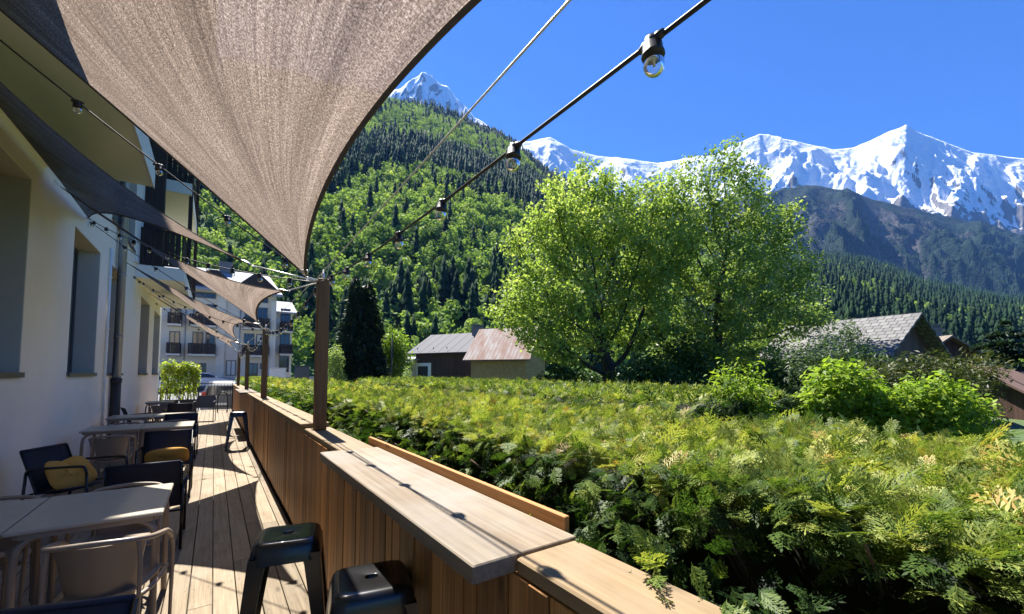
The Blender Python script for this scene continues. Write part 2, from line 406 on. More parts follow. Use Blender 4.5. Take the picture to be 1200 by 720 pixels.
def slab(y0, y1, z, x1=-.75, th=.33):
    m = MB(); m.box((WX+.002, y0, z), (x1, y1, z+.02)); o = build('balcony_soffit', m, MAT['soffit'], hot)
    m = MB(); m.box((WX+.002, y0-.012, z+.021), (x1+.012, y1+.012, z+th)); m.box((x1, y0-.012, z-.012), (x1+.012, y1+.012, z+.021)); m.box((WX+.002, y0-.012, z-.012), (x1, y0, z+.021)); build('balcony_slab', m, MAT['fascia'], hot)
def balustrade(y0, y1, z, x1=-.80, h=1.0, open_from=None, solid_to=0):
    m = MB()
    y = y0
    while y < y1:                                    # front boards
        gap = .10 if (open_from is not None and y > open_from) else .012
        wd = .03 if gap > .05 else .11
        m.box((x1-.03, y, z+.08), (x1, y+wd, z+h-.06)); y += wd+gap
    x = WX+.05
    while x < x1-.12:
        m.box((x, y0-.03, z+.08), (x+.11, y0, z+h-.06)); x += .122
    m.box((x1-.045, y0-.04, z+h-.06), (x1+.02, y1, z+h)); m.box((WX, y0-.045, z+h-.06), (x1-.046, y0+.01, z+h))
    m.box((x1-.04, y0-.035, z+.03), (x1+.012, y1, z+.08)); m.box((WX, y0-.036, z+.031), (x1-.041, y0+.006, z+.08))
    build('balustrade', m, MAT['darktimber'], hot)
slab(-4, 7.35, 4.05); balustrade(-3.9, 7.3, 4.38)
slab(14.5, 20.7, 4.05, -.76); balustrade(14.56, 20.6, 4.38, open_from=18.5)
slab(15.9, 20.6, 6.95, -.74); balustrade(16.0, 20.5, 7.28, open_from=18.6)
slab(15.6, 20.6, 9.75, -.74); balustrade(15.7, 20.5, 10.08)
slab(-4, 7.35, 6.95); balustrade(-3.9, 7.3, 7.28)
m = MB(); m.box((WX+.002, 9.2, 10.9), (-.27, 16.0, 11.12)); m.box((-.27, 9.2, 10.85), (-.24, 16.0, 11.3)); build('unseen_eave', m, MAT['darktimber'], hot)  # unseen overhang, added and sized to shade the tables and second sail
m = MB(); m.box((WX, 15.0, 4.385), (-1.28, 15.25, 9.7)); m.box((WX, 15.26, 4.4), (WX+.08, 20.55, 13), .2)
for y in (16.05, 20.4): m.box((-.80, y, 4.39), (-.70, y+.12, 12.8))
build('timber_screen', m, MAT['darktimber'], hot)
m = MB(); m.box((WX-.02, 14.2, 4.385), (WX+.06, 14.95, 9)); build('pilaster', m, MAT['fascia'], hot)
m = MB(); m.tube([(-1.655, 11.92, 13), (-1.655, 11.92, 1.42)], .072, 14); 
for z in (2.3, 3.6): m.lathe([(.08, 0), (.08, .03)], 14, (-1.655, 11.92, z))
dp = build('downpipe', m, MAT['pipe'], hot)
m = MB(); m.lathe([(.085, 1.36), (.092, 1.37), (.092, 1.45), (.078, 1.46)], 14, (-1.655, 11.92, 0)); m.tube([(-1.655, 11.92, 1.40), (-1.655, 11.92, .0)], .083, 14); build('cast_iron_foot', m, MAT['black'], dp)
m = MB(); m.tube([(-1.72, 11.2, 4.0), (-1.72, 11.2, .0)], .022, 8); 
for z in (.6, 1.4, 2.4, 3.4): m.box((WX, 11.17, z), (-1.69, 11.23, z+.03))
build('service_pipe', m, MAT['fascia'], hot)
# ================================================================== shade sails
def unit_(v): return np.array(v, float)/np.linalg.norm(v)
def sail(label, P, bow, sag, esag=(0,0,0), N=44):
    P = [np.array(p, float) for p in P]; G = sum(P)/3
    E3 = [(0,1,2), (1,2,0), (2,0,1)]
    dirs = []
    for (i, j, k), b in zip(E3, bow):
        e = P[j]-P[i]; d = G-(P[i]+P[j])/2; e /= np.linalg.norm(e); d = d-e*(d@e); dirs.append(d/np.linalg.norm(d)*b)
    def S(a, b, c):
        w = (a, b, c); q = a*P[0]+b*P[1]+c*P[2]
        for (i, j, k), d, es in zip(E3, dirs, esag): q = q+(d-np.array([0,0,es]))*4*w[i]*w[j]*(1-w[k])**2
        q = q-np.array([0,0,sag*27*a*b*c]); 
        q = q+np.array([0,0,.012*math.sin(9*b/(b+c+1e-6)*3.1)*(1-a)*27*a*(b*c)**.5*.5])
        return q
    vs, uv, idx = [], [], {}
    for i in range(N+1):
        for j in range(N+1-i):
            a = 1-i/N-j/N if True else 0; b, c = i/N, j/N
            idx[(i,j)] = len(vs); vs.append(S(max(a,0), b, c)); uv.append((b/(b+c+1e-6), 1-a))
    fs = []
    for i in range(N):
        for j in range(N-i):
            fs.append((idx[(i,j)], idx[(i+1,j)], idx[(i,j+1)]))
            if j < N-i-1: fs.append((idx[(i+1,j)], idx[(i+1,j+1)], idx[(i,j+1)]))
    t = thing('shade_sail', label, 'shade sail', P[0], 0, 'brown triangular shade sails over the terrace')
    me = bpy.data.meshes.new('fabric'); me.from_pydata([tuple(v) for v in vs], [], fs); me.polygons.foreach_set('use_smooth', [True]*len(fs))
    ul = me.uv_layers.new(name='UVMap'); ul.data.foreach_set('uv', [q for l in me.loops for q in uv[l.vertex_index]])
    me.update(); fin('fabric', me, MAT['sail'], t, True)
    m = MB()
    for (i, j, k) in E3:                             # webbing hem: a thin band along each edge
        H = np.linalg.norm(np.cross(P[j]-P[i], P[k]-P[i]))/np.linalg.norm(P[j]-P[i])
        rows = []
        for s in range(41):
            q = s/40; dl = min(.035/H, .9*min(q, 1-q)+.002)
            w = [0,0,0]; w[i] = 1-q; w[j] = q; o = S(*w); 
            w2 = [0,0,0]; w2[i] = (1-q)*(1-dl); w2[j] = q*(1-dl); w2[k] = dl; n_ = S(*w2)
            w3 = [0,0,0]; w3[i] = (1-q)*(1-dl*.3); w3[j] = q*(1-dl*.3); w3[k] = dl*.3; md = S(*w3)
            u = np.array([0,0,.004]); rows.append([o+u*.3, n_+u, n_-u, md-u*2, o-u*1.2])
        m.grid(np.array(rows), closed=True)
    build('hem', m, MAT['hem'], t)
    for k in range(3):                               # corner patches and rings
        m = MB(); d = unit_(P[k]-G); w = [0,0,0]; w[k] = 1
        m.tube([P[k]-d*.10, P[k]-d*.02], [.045,.012], 8, flat=.2)
        R0 = P[k]+d*.018; u1 = unit_(np.cross(d, [0,0,1.0])); m.tube([R0+.02*(d*math.cos(a_)+u1*math.sin(a_)) for a_ in np.linspace(0, 2*math.pi, 13)], .004, 6)
        build('corner_ring', m, MAT['wire'], t)
    return t, P
def rope(t, a, b, r=.006):
    m = MB(); m.tube([a, b], r, 6); build('corner_rope', m, MAT['wire'], t)
SAILS = [
 ('largest brown shade sail stretched over the near end of the terrace, lit by the sun', [(.63,4.0,2.38), (.72,.25,2.54), (-1.42,3.95,4.02)], (.24,.16,.06), .05),
 ('narrow dark shade sail seen almost edge-on under the near balcony', [(.25,4.35,2.50), (-1.71,3.4,3.95), (-1.71,9.3,4.0)], (.72,.10,.30), .03, (.10,0,0)),
 ('brown shade sail just beyond the first post, with a dark rolled edge', [(.62,8.75,2.45), (.60,5.0,2.42), (-1.70,7.7,3.95)], (.14,.20,.16), .10, (0,.17,0)),
 ('small brown shade sail between the second and third posts', [(.50,13.35,2.40), (.62,8.95,2.45), (-1.70,12.3,4.0)], (.28,.42,.34), .06),
 ('farthest brown shade sail beyond the third post', [(.62,18.6,2.42), (.50,13.9,2.40), (-1.70,17.0,4.0)], (.2,.3,.3), .06)]
for sl_, ends in zip(SAILS, ([(0,(.77,4.19,2.40)),(2,(-1.5,4.2,4.05))], [(0,(.76,4.18,2.39)),(2,(-1.75,9.35,4.02))], [(0,(.76,9.5,2.41)),(1,(.76,4.25,2.39)),(2,(-1.75,7.7,4.02))], [(0,(.76,14.85,2.41)),(1,(.76,9.55,2.4)),(2,(-1.75,12.3,4.02))], [(0,(.76,20.25,2.41)),(1,(.76,14.9,2.4)),(2,(-1.75,17,4.02))])):
    t, P = sail(*sl_)
    for k, e in ends: rope(t, P[k], e)
# ================================================================== festoon strings and wires
def holder_mesh():
    m = MB(); m.lathe([(.006,.012), (.016,.010), (.018,0), (.019,-.006), (.023,-.009), (.0235,-.028), (.0265,-.030), (.0265,-.036), (.020,-.038)], 14)
    m.tube([(-.034,0,0), (-.02,0,.002), (.02,0,.002), (.034,0,0)], [.008,.011,.011,.008], 8)
    b = MB(); pr = [(.011,-.036)]
    for k in range(1, 12):
        w = math.pi*k/12; pr.append((.0245*math.sin(w), -.0585+.0245*math.cos(w)))
    pr[0] = (.011, -.036); pr.append((.002, -.083)); b.lathe(pr, 16)
    f = MB(); f.lathe([(.010,-.0365), (.010,-.042), (.004,-.043), (.003,-.060)], 8)
    return m, b, f
_h, _b, _f = holder_mesh(); HME = None
def string(label, pts, phase=.26, step=.515, r=.0055):
    global HME
    pts = [np.array(p, float) for p in pts]
    t = thing('festoon_light_string', label, 'string lights', pts[0], 0, 'black festoon light strings with clear bulbs')
    m = MB(); m.tube(pts, r, 7); build('cable', m, MAT['cable'], t)
    d = phase; n = 0
    for a, b in zip(pts[:-1], pts[1:]):
        L = np.linalg.norm(b-a)
        while d < L and n < 40:
            p = a+(b-a)*d/L; rz = math.atan2(b[1]-a[1], b[0]-a[0])+random.uniform(-.1,.1); tilt = (random.uniform(-.12,.12), random.uniform(-.12,.12), rz)
            if HME is None:
                o = build('lamp_holder', _h, MAT['black'], t, False); bb = build('bulb', _b, MAT['bulb'], o, False); ff = build('lamp_base', _f, MAT['sockmetal'], o, False); HME = (o.data, bb.data, ff.data)
            else:
                o = bpy.data.objects.new('lamp_holder', HME[0]); COL.objects.link(o); o.parent = t
                for nm, me in (('bulb', HME[1]), ('lamp_base', HME[2])):
                    bb = bpy.data.objects.new(nm, me); COL.objects.link(bb); bb.parent = o
            o.location = Vector(p-pts[0]); o.rotation_euler = tilt; o.scale = (.93,.93,.93); d += step; n += 1
        d -= L
def cat(a, b, sag, n=26):
    a = np.array(a, float); b = np.array(b, float)
    return [a+(b-a)*k/n-np.array([0,0,sag*4*(k/n)*(1-k/n)]) for k in range(n+1)]
main = [(.75,-1.9,2.30), (.75,-.5,2.275), (.75,.5,2.262), (.75,1.5,2.255), (.75,2.4,2.265), (.75,3.2,2.295), (.76,4.13,2.38)]
string('black festoon string with large clear bulbs running above the bar counter to the nearest post', main, phase=.39)
string('sagging festoon string between the first and second wooden posts', cat((.78,4.25,2.40), (.78,9.5,2.40), .20), .2)
string('sagging festoon string between the second and third wooden posts', cat((.78,9.6,2.40), (.78,14.85,2.40), .22), .2)
string('sagging festoon string between the third and fourth wooden posts', cat((.78,14.95,2.40), (.78,20.25,2.40), .22), .2)
string('festoon string rising from the nearest post to the near balcony, crossing the cream soffit', cat((.74,4.2,2.40), (-1.74,3.75,4.03), .06), .3)
string('pale-lit festoon string from the nearest post to the wall bracket by the downpipe', cat((.74,4.22,2.39), (-1.74,9.3,4.02), .16), .4)
string('festoon string from the second post back to the wall bracket by the downpipe', cat((.74,9.5,2.40), (-1.74,9.5,4.02), .1), .35)
string('festoon string from the second post to the corner of the far balcony', cat((.74,9.6,2.40), (-1.74,14.2,4.0), .2), .3)
string('festoon string from the third post back to the far balcony corner', cat((.74,14.85,2.40), (-1.74,14.35,3.98), .12), .3)
string('farthest festoon string from the third post to the end of the wall', cat((.74,14.95,2.40), (-1.74,19.0,4.0), .2), .3)
for a, b, lab in (((.8,4.2,2.50), (.60,-1.6,2.46), 'thin steel wire running overhead from the nearest post towards the camera'), ((.8,4.2,2.49), (.8,20.3,2.49), 'thin steel wire stretched along the tops of the wooden posts')):
    m = MB(); m.tube(cat(a, b, .02, 10), .0038, 6); tag(build('steel_wire', m, MAT['wire'], None, True, a), lab, 'wire')
# ================================================================== furniture (built once of each kind, copied with its parts)
def smooth_path(P, k=5):
    P = [np.array(p, float) for p in P]; out = []
    for i in range(len(P)-1):
        p0 = P[max(i-1,0)]; p1 = P[i]; p2 = P[i+1]; p3 = P[min(i+2,len(P)-1)]
        for j in range(k):
            t = j/k; out.append(.5*((2*p1)+(-p0+p2)*t+(2*p0-5*p1+4*p2-p3)*t*t+(-p0+3*p1-3*p2+p3)*t**3))
    out.append(P[-1]); return out
def shell(m, G, off, rnd=None):             # closed sheet: outer grid plus the same grid moved by off
    G = np.asarray(G, float); O = G+np.asarray(off, float)
    rows = [np.vstack([G[i], O[i][::-1]]) for i in range(len(G))]
    m.grid(np.array(rows), rnd, True, True)
    n = G.shape[1]
    for i in (0, len(G)-1):
        m.add(list(G[i])+list(O[i]), [(k, k+1, n+k+1, n+k) for k in range(n-1)], rnd, False)
def make_table():
    t = thing('bistro_table', '', 'table', (0,0,0))
    m = MB(); m.box((-.316,-.40,.722), (.316,.40,.744), bev=.005); build('tabletop', m, MAT['tabletop'], t, False)
    m = MB()
    for s in (-1,1):
        m.box((s*.28-.012,-.35,.69), (s*.28+.012,.35,.720)); m.box((-.267,s*.36-.012,.69), (.267,s*.36+.012,.720))
    build('apron', m, MAT['taupe'], t, False)
    for sx in (-1,1):
        for sy in (-1,1):
            m = MB(); m.tube(smooth_path([(sx*.285, sy*.365, 0), (sx*.283, sy*.363, .35), (sx*.28, sy*.36, .58), (sx*.262, sy*.35, .655), (sx*.20, sy*.34, .695), (sx*.12, sy*.33, .708)]), .0175, 10)
            build('leg', m, MAT['taupe'], t, False)
    return t
def make_taupe():
    t = thing('tub_armchair', '', 'armchair', (0,0,0))
    G = []
    for a in np.linspace(0, 1, 7):
        row = []
        for u in np.linspace(-1, 1, 15):
            hw = .165+.06*a; row.append((u*hw, -.195-.075*a+.055*u*u*(1+.6*a), .40+.31*a))
        G.append(row)
    m = MB(); shell(m, G, (0,.012,0)); build('backrest', m, MAT['taupe'], t, False)
    G = []
    for a in np.linspace(0, 1, 9):
        y = -.21+.44*a; hw = .215*(1-.18*(1-a)**2); z = .437-.018*math.sin(math.pi*a)-.03*max(0,(a-.85))/.15
        G.append([(u*hw*(1-.0*abs(u)), y-.02*(1-a)*(1-u*u), z+.012*u*u) for u in np.linspace(-1,1,11)])
    m = MB(); shell(m, G, (0,0,-.014)); build('seat', m, MAT['taupe'], t, False)
    half = [(.272,.16,.60), (.274,.05,.668), (.272,-.08,.695), (.255,-.20,.715), (.18,-.285,.733), (0,-.315,.742)]
    pts = half+[(-x,y,z) for x, y, z in half[-2::-1]]
    m = MB(); m.tube(smooth_path(pts, 6), .0145, 10); build('arm_rail', m, MAT['taupe'], t, False)
    for s in (-1,1):
        m = MB(); m.tube(smooth_path([(s*.255,.245,0), (s*.262,.225,.30), (s*.268,.205,.50), (s*.272,.16,.60)]), [.0115]*5+[.013]*6+[.0145]*5, 9); build('leg', m, MAT['taupe'], t, False)
        m = MB(); m.tube(smooth_path([(s*.225,-.30,0), (s*.222,-.265,.35), (s*.222,-.255,.60), (s*.21,-.262,.722)]), .0125, 9); build('leg', m, MAT['taupe'], t, False)
    half = [(.235,.21,.415), (.245,.05,.415), (.225,-.12,.405), (.15,-.215,.39), (0,-.235,.385)]
    m = MB(); m.tube(smooth_path(half+[(-x,y,z) for x, y, z in half[-2::-1]], 5), .014, 9); m.tube([(-.235,.21,.415), (.235,.21,.415)], .011, 8); build('seat_ring', m, MAT['taupe'], t, False)
    return t
def squash(t, k):
    for o in kids(t):
        for v in o.data.vertices: v.co = (v.co[0]*k[0], v.co[1]*k[1], v.co[2]*k[2])
    return t
def make_navy():
    t = thing('sling_armchair', '', 'armchair', (0,0,0))
    G = []
    for a in np.linspace(0,1,10):
        y = .25-.45*a; G.append([(u*.262, y, .445-.07*a-.03*math.sin(math.pi*a)-.008*(1-u*u)) for u in np.linspace(-1,1,7)])
    m = MB(); shell(m, G, (0,0,-.008)); build('seat', m, MAT['navy'], t, False)
    G = []
    for a in np.linspace(0,1,10):
        G.append([(u*.262, -.205-.16*a-.02*math.sin(math.pi*a)*(1-u*u), .37+.43*a) for u in np.linspace(-1,1,7)])
    m = MB(); shell(m, G, (0,-.012,0)); m.tube([(-.265,-.368,.803), (.265,-.368,.803)], .013, 8); build('backrest', m, MAT['navy'], t, False)
    for s in (-1,1):
        m = MB(); m.tube(smooth_path([(s*.285,.265,.56), (s*.288,.245,.625), (s*.288,.19,.642), (s*.288,-.1,.630), (s*.286,-.26,.615), (s*.284,-.295,.57)]), .0135, 9); build('armrest', m, MAT['gloss'], t, False)
        m = MB(); m.tube([(s*.285,.275,0), (s*.285,.265,.56)], .0135, 9); build('leg', m, MAT['gloss'], t, False)
        m = MB(); m.tube([(s*.284,-.33,0), (s*.284,-.295,.57)], .0135, 9); build('leg', m, MAT['gloss'], t, False)
    m = MB()
    for s in (-1,1): m.tube([(s*.272,.26,.44), (s*.272,-.20,.365), (s*.272,-.365,.80)], .011, 8)
    m.tube([(-.285,.25,.43), (.285,.25,.43)], .010, 8); m.tube([(-.284,-.305,.35), (.284,-.305,.35)], .010, 8); build('sling_frame', m, MAT['gloss'], t, False)
    return t
def se(w, n=4.0):
    c, s = math.cos(w), math.sin(w); return (abs(c)**(2/n)*math.copysign(1,c), abs(s)**(2/n)*math.copysign(1,s))
def make_stool():
    t = thing('metal_bar_stool', '', 'stool', (0,0,0))
    m = MB(); N = 40; loops = []
    hole = [(.016,.752,2.6,.75), (.018,.760,2.6,.75)]
    for r, z, n, kx in [(.022,.735,3,.75), (.024,.7585,3,.75), (.027,.7593,3,.78), (.100,.7596,6,1), (.116,.7594,7,1), (.122,.758,7,1), (.134,.752,7,1), (.142,.742,7,1), (.147,.727,7,1), (.153,.690,7,1), (.156,.668,7,1)]:
        loops.append([(r*se(2*math.pi*k/N, n)[0], r*se(2*math.pi*k/N, n)[1]*kx, z) for k in range(N)])
    m.grid(np.array(loops), closed=True); loops2 = [[(x*.985,y*.985,z-.003) for x,y,z in L] for L in loops[::-1]]
    m.grid(np.array(loops2), closed=True)
    build('seat', m, MAT['gloss'], t, False)
    for sx in (-1,1):
        for sy in (-1,1):
            m = MB(); T = (.150, .700); B = (.215, 0.0)
            for ax in (0,1):
                lo, hi = [], []
                for (r, z, w), L in (((B[0], B[1], .030), lo), ((T[0], T[1], .075), hi)):
                    for a, b in ((0,0), (w,0), (w,.003), (0,.003)):
                        p = (sx*(r-a), sy*(r-b)) if ax == 0 else (sx*(r-b-.0), sy*(r-a-.0031))
                        L.append((p[0], p[1], z))
                m.hexa(lo, hi)
            m.box((sx*.215-.017, sy*.215-.017, 0), (sx*.215+.017, sy*.215+.017, .012))
            build('leg', m, MAT['gloss'], t, False)
    for k in range(4):
        m = MB(); z = .235 if k % 2 == 0 else .30; r = .215-(.065)*z/.7-.006
        a = [(-r,-r), (r,-r), (r,r), (-r,r)][k]; b = [(-r,-r), (r,-r), (r,r), (-r,r)][(k+1)%4]
        m.tube([(*a, z), (*b, z)], .009, 8, flat=.5); build('footrest', m, MAT['gloss'], t, False)
    m = MB(); r = .155
    for k in (1,-1): m.tube([(-r,-r*k,.60), (-r*.4,-r*k*.4,.655+.004*k), (r*.4,r*k*.4,.655+.004*k), (r,r*k,.60)], .010, 8, flat=.35)
    build('cross_brace', m, MAT['gloss'], t, False)
    return t
def make_cushion(name='cushion', w=.21, h=.17, d=.075):
    m = MB(); R = []
    for i in range(0, 17):
        v = -math.pi/2+math.pi*i/16; row = []
        for k in range(40):
            u = 2*math.pi*k/40; c, s = se(u, 3.4); cv, sv = math.cos(v)**.55 if math.cos(v) > 1e-6 else 0, math.sin(v)
            x, y = w*c*cv, h*s*cv; pinch = 1-.35*(abs(c)**3*abs(s)**3)**.5
            z = d*math.copysign(abs(sv)**1.15, sv)*pinch*(1-.35*(abs(x)/w)**3-.2*(abs(y)/h)**3)
            z += .004*math.sin(x*26+y*11)*abs(sv)+.0035*math.sin(y*34-x*9)*abs(sv); row.append((x, y, z))
        R.append(row)
    m.grid(np.array(R), closed=True); return m
TB, TA, NV, ST = make_table(), squash(make_taupe(), (.82,.9,.965)), squash(make_navy(), (.92,.97,.965)), make_stool()
def first_or_dup(proto, used, loc, rz, label, group):
    if proto.name in used: return dup(proto, loc, math.radians(rz), label, group)
    used.add(proto.name); KID.clear()
    proto.location = Vector([float(q) for q in loc]); proto.rotation_euler = (0,0,math.radians(rz)); tag(proto, label, None, group); return proto
bpy.context.view_layer.update()
for p in (TB, TA, NV, ST):
    KID[p.name] = kids(p)
used = set()
def put(proto, x, y, rz, label, group):
    if proto.name in used: return dup(proto, (x,y,.001), math.radians(rz), label, group)
    used.add(proto.name); proto.location = (x,y,.001); proto.rotation_euler = (0,0,math.radians(rz)); return tag(proto, label, None, group)
GT = 'pale square bistro tables along the hotel wall'
put(TB, -.535, 3.66, 0, 'pale taupe square table nearest the deck walkway, in the foreground', GT)
put(TB, -1.175, 3.66, 0, 'foreground taupe square table on the wall side, touching the table beside the walkway', GT)
put(TB, -.56, 8.72, 0, 'taupe square table beyond the mustard cushion chair, on its walkway side', GT)
put(TB, -1.20, 8.72, 0, 'taupe square table below the cast iron downpipe foot, on the wall side', GT)
put(TB, -.62, 10.85, 0, 'taupe square table in the third row from the camera, on the walkway side', GT)
put(TB, -1.26, 10.85, 0, 'taupe square table in the third row from the camera, on the wall side', GT)
put(TB, -1.25, 16.0, 0, 'farthest taupe square table against the end of the white wall', GT)
GC = 'taupe metal tub armchairs'
put(TA, -.42, 3.20, -10, 'taupe metal tub armchair in front of the foreground table, its curved back to the camera', GC)
put(TA, -1.06, 3.18, 6, 'taupe tub armchair cut by the left edge of the picture, tucked at the foreground table', GC)
put(TA, -.50, 4.03, 178, 'taupe tub armchair behind the foreground table, only its top rail showing, walkway side', GC)
put(TA, -1.14, 4.05, 184, 'taupe tub armchair behind the foreground table, only its top rail showing, wall side', GC)
put(TA, -1.12, 8.02, 4, 'taupe tub armchair near the downpipe, at the second pair of tables', GC)
put(TA, -.52, 9.42, 180, 'taupe tub armchair on the far side of the second pair of tables, walkway side', GC)
put(TA, -1.2, 9.4, 176, 'taupe tub armchair on the far side of the second pair of tables, wall side', GC)
put(TA, -1.2, 15.35, 2, 'farthest taupe tub armchair, in front of the farthest table', GC)
GN = 'navy sling armchairs with black frames'
put(NV, -.55, 1.74, 161, 'navy sling armchair at the bottom left corner, only the top of its back showing', GN)
put(NV, -1.12, 6.35, -118, 'navy sling armchair against the white wall holding two mustard cushions', GN)
put(NV, -.46, 5.17, 0, 'navy sling armchair with its back to the camera beside the walkway, behind the foreground table', GN)
put(NV, -.47, 7.05, 180, 'navy sling armchair facing the camera with one flat mustard cushion on it', GN)
put(NV, -.50, 10.0, 178, 'navy sling armchair with a white-lit armrest beyond the second pair of tables', GN)
put(NV, -1.30, 12.9, -75, 'small-looking navy sling armchair against the far part of the wall', GN)
put(NV, -.75, 14.3, 10, 'navy sling armchair at the far end of the seating, in front of the climbing plants', GN)
put(ST, .33, 2.42, -13, 'black metal bar stool standing clear of the counter, its whole seat and legs showing', 'black metal bar stools')
put(ST, .53, 1.72, -12, 'black metal bar stool tucked under the bar counter, cut by the picture bottom', 'black metal bar stools')
put(ST, .44, 10.6, 0, 'distant black metal bar stool against the far part of the railing', 'black metal bar stools')
def cushion(loc, rot, label, size=(.21,.17,.075)):
    o = build('cushion', make_cushion('cushion', *size), MAT['mustard'], None, False); o.location = loc; o.rotation_euler = [math.radians(q) for q in rot]
    return tag(o, label, 'cushion', 'mustard yellow cushions')
cushion((-1.17, 6.47, .50), (60, -12, 62), 'left-hand mustard cushion of the two leaning on the navy wall chair', (.175,.17,.06))
cushion((-1.25, 6.29, .50), (62, 14, 66), 'right-hand mustard cushion of the two leaning on the navy wall chair', (.175,.17,.06))
cushion((-.46, 7.10, .48), (62, 3, 180), 'mustard cushion standing on the seat of the navy chair beside the walkway', (.225,.13,.075))
# grey mesh chair by the end fence
t = thing('mesh_armchair', 'grey mesh armchair with thin frame at the far end of the deck', 'armchair', (-.22, 17.3, .001), math.radians(172))
m = MB(); shell(m, [[(u*.25, .22-.42*a, .44-.03*a) for u in np.linspace(-1,1,5)] for a in np.linspace(0,1,5)], (0,0,-.01)); build('seat', m, MAT['greymesh'], t, False)
m = MB(); shell(m, [[(u*.25, -.2-.1*a, .42+.40*a) for u in np.linspace(-1,1,5)] for a in np.linspace(0,1,5)], (0,-.01,0)); build('backrest', m, MAT['greymesh'], t, False)
for s in (-1,1):
    m = MB(); m.tube(smooth_path([(s*.27,.23,0), (s*.27,.23,.55), (s*.27,.18,.63), (s*.27,-.15,.64), (s*.265,-.24,.60)]), .011, 8); build('armrest', m, MAT['greymesh'], t, False)
    m = MB(); m.tube([(s*.265,-.27,0), (s*.265,-.24,.60), (s*.255,-.31,.82)], .011, 8); build('leg', m, MAT['greymesh'], t, False)
# ================================================================== end of the deck: fence, planters
t = thing('metal_fence', 'black metal bar fence closing the far end of the deck', 'fence', (-.6, 22.2, 0))
m = MB()
for z in (.12, 1.12): m.box((-1.74, 22.18, z), (.70, 22.21, z+.035))
build('fence_rail', m, MAT['black'], t)
m = MB(); x = -1.70
while x < .68: m.box((x, 22.188, .155), (x+.014, 22.202, 1.12)); x += .115
build('fence_bars', m, MAT['black'], t)
for x in (-1.745, -.52, .66):
    m = MB(); m.box((x, 22.17, 0), (x+.04, 22.215, 1.22)); build('fence_post', m, MAT['black'], t)
for i, (x, lab) in enumerate(((-1.42, 'black planter box at the wall end of the fence, with climbing plants in it'), (-.82, 'black planter box beside the fence opening, with climbing plants in it'))):
    t = thing('planter_box', lab, 'planter', (x, 21.7, .001), 0, 'black planter boxes by the end fence')
    m = MB(); m.box((-.28,-.2,0), (.28,.2,.02)); m.box((-.28,-.2,.02), (-.26,.2,.5)); m.box((.26,-.2,.02), (.28,.2,.5)); m.box((-.26,-.2,.02), (.26,-.18,.5)); m.box((-.26,.18,.02), (.26,.2,.5)); build('box', m, MAT['black'], t, False)
    m = MB(); m.box((-.258,-.178,.03), (.258,.178,.45)); build('soil', m, MAT['under'], t, False)
# ================================================================== vegetation
def unit(v): return v/(np.linalg.norm(v, axis=-1, keepdims=True)+1e-9)
def rnd_dirs(n): return unit(RNG.normal(size=(n,3)))
def leaf_quads(C, A, Nn, L, W, fold=.18):
    """rhombic leaves: centre C, long axis A, normal Nn"""
    n = len(C); A = unit(A); B = unit(np.cross(Nn, A)); Nn = np.cross(A, B)
    L = np.broadcast_to(L, (n,))[:,None]; W = np.broadcast_to(W, (n,))[:,None]
    V = np.stack([C-A*L*.5, C+B*W*.5+Nn*W*fold-A*L*.08, C+A*L*.5-Nn*L*.1, C-B*W*.5+Nn*W*fold-A*L*.08], 1).reshape(-1,3)
    return V, np.arange(4*n).reshape(n,4)
G_ = lambda *s: s
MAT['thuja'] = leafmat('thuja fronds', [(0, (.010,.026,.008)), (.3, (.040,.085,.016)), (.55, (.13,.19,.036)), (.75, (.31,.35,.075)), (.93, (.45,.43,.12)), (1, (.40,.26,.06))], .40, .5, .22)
MAT['core'] = paint('dark hedge interior', (.016,.018,.009), .95, .4, 14)  # near-black colour stands for the shade inside the hedges
MAT['twig'] = paint('brown twig bark', (.13,.075,.045), .85, .25, 30)
MAT['bark'] = paint('dark mossy bark', (.045,.036,.026), .9, .35, 9, .6, 30)
MAT['maple'] = leafmat('fresh maple leaves', [(0, (.11,.175,.045)), (.5, (.29,.39,.10)), (1, (.49,.56,.20))], .50, .5, .2)
MAT['ash'] = leafmat('ash leaves', [(0, (.10,.17,.045)), (.5, (.25,.35,.10)), (1, (.43,.50,.18))], .48, .5, .2)
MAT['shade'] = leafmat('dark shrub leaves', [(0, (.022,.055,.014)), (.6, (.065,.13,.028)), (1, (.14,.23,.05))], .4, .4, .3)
MAT['lime'] = leafmat('lime green leaves', [(0, (.08,.15,.02)), (.5, (.20,.31,.035)), (1, (.38,.45,.07))], .5, .5, .2)
MAT['willow'] = leafmat('grey green willow leaves', [(0, (.03,.06,.025)), (.6, (.065,.115,.042)), (1, (.12,.17,.07))], .4, .5)
MAT['olive'] = leafmat('olive yew needles', [(0, (.022,.04,.010)), (.6, (.065,.085,.02)), (1, (.13,.13,.03))], .3, .5)
MAT['spruce'] = leafmat('dark spruce needles', [(0, (.008,.022,.012)), (.6, (.02,.045,.02)), (1, (.045,.08,.03))], .2, .55)
MAT['climb'] = leafmat('yellow green climber leaves', [(0, (.18,.27,.03)), (.5, (.36,.44,.045)), (1, (.55,.55,.09))], .5, .45)
MAT['grass'] = paint('meadow grass', (.055,.09,.022), .95, .35, .8)
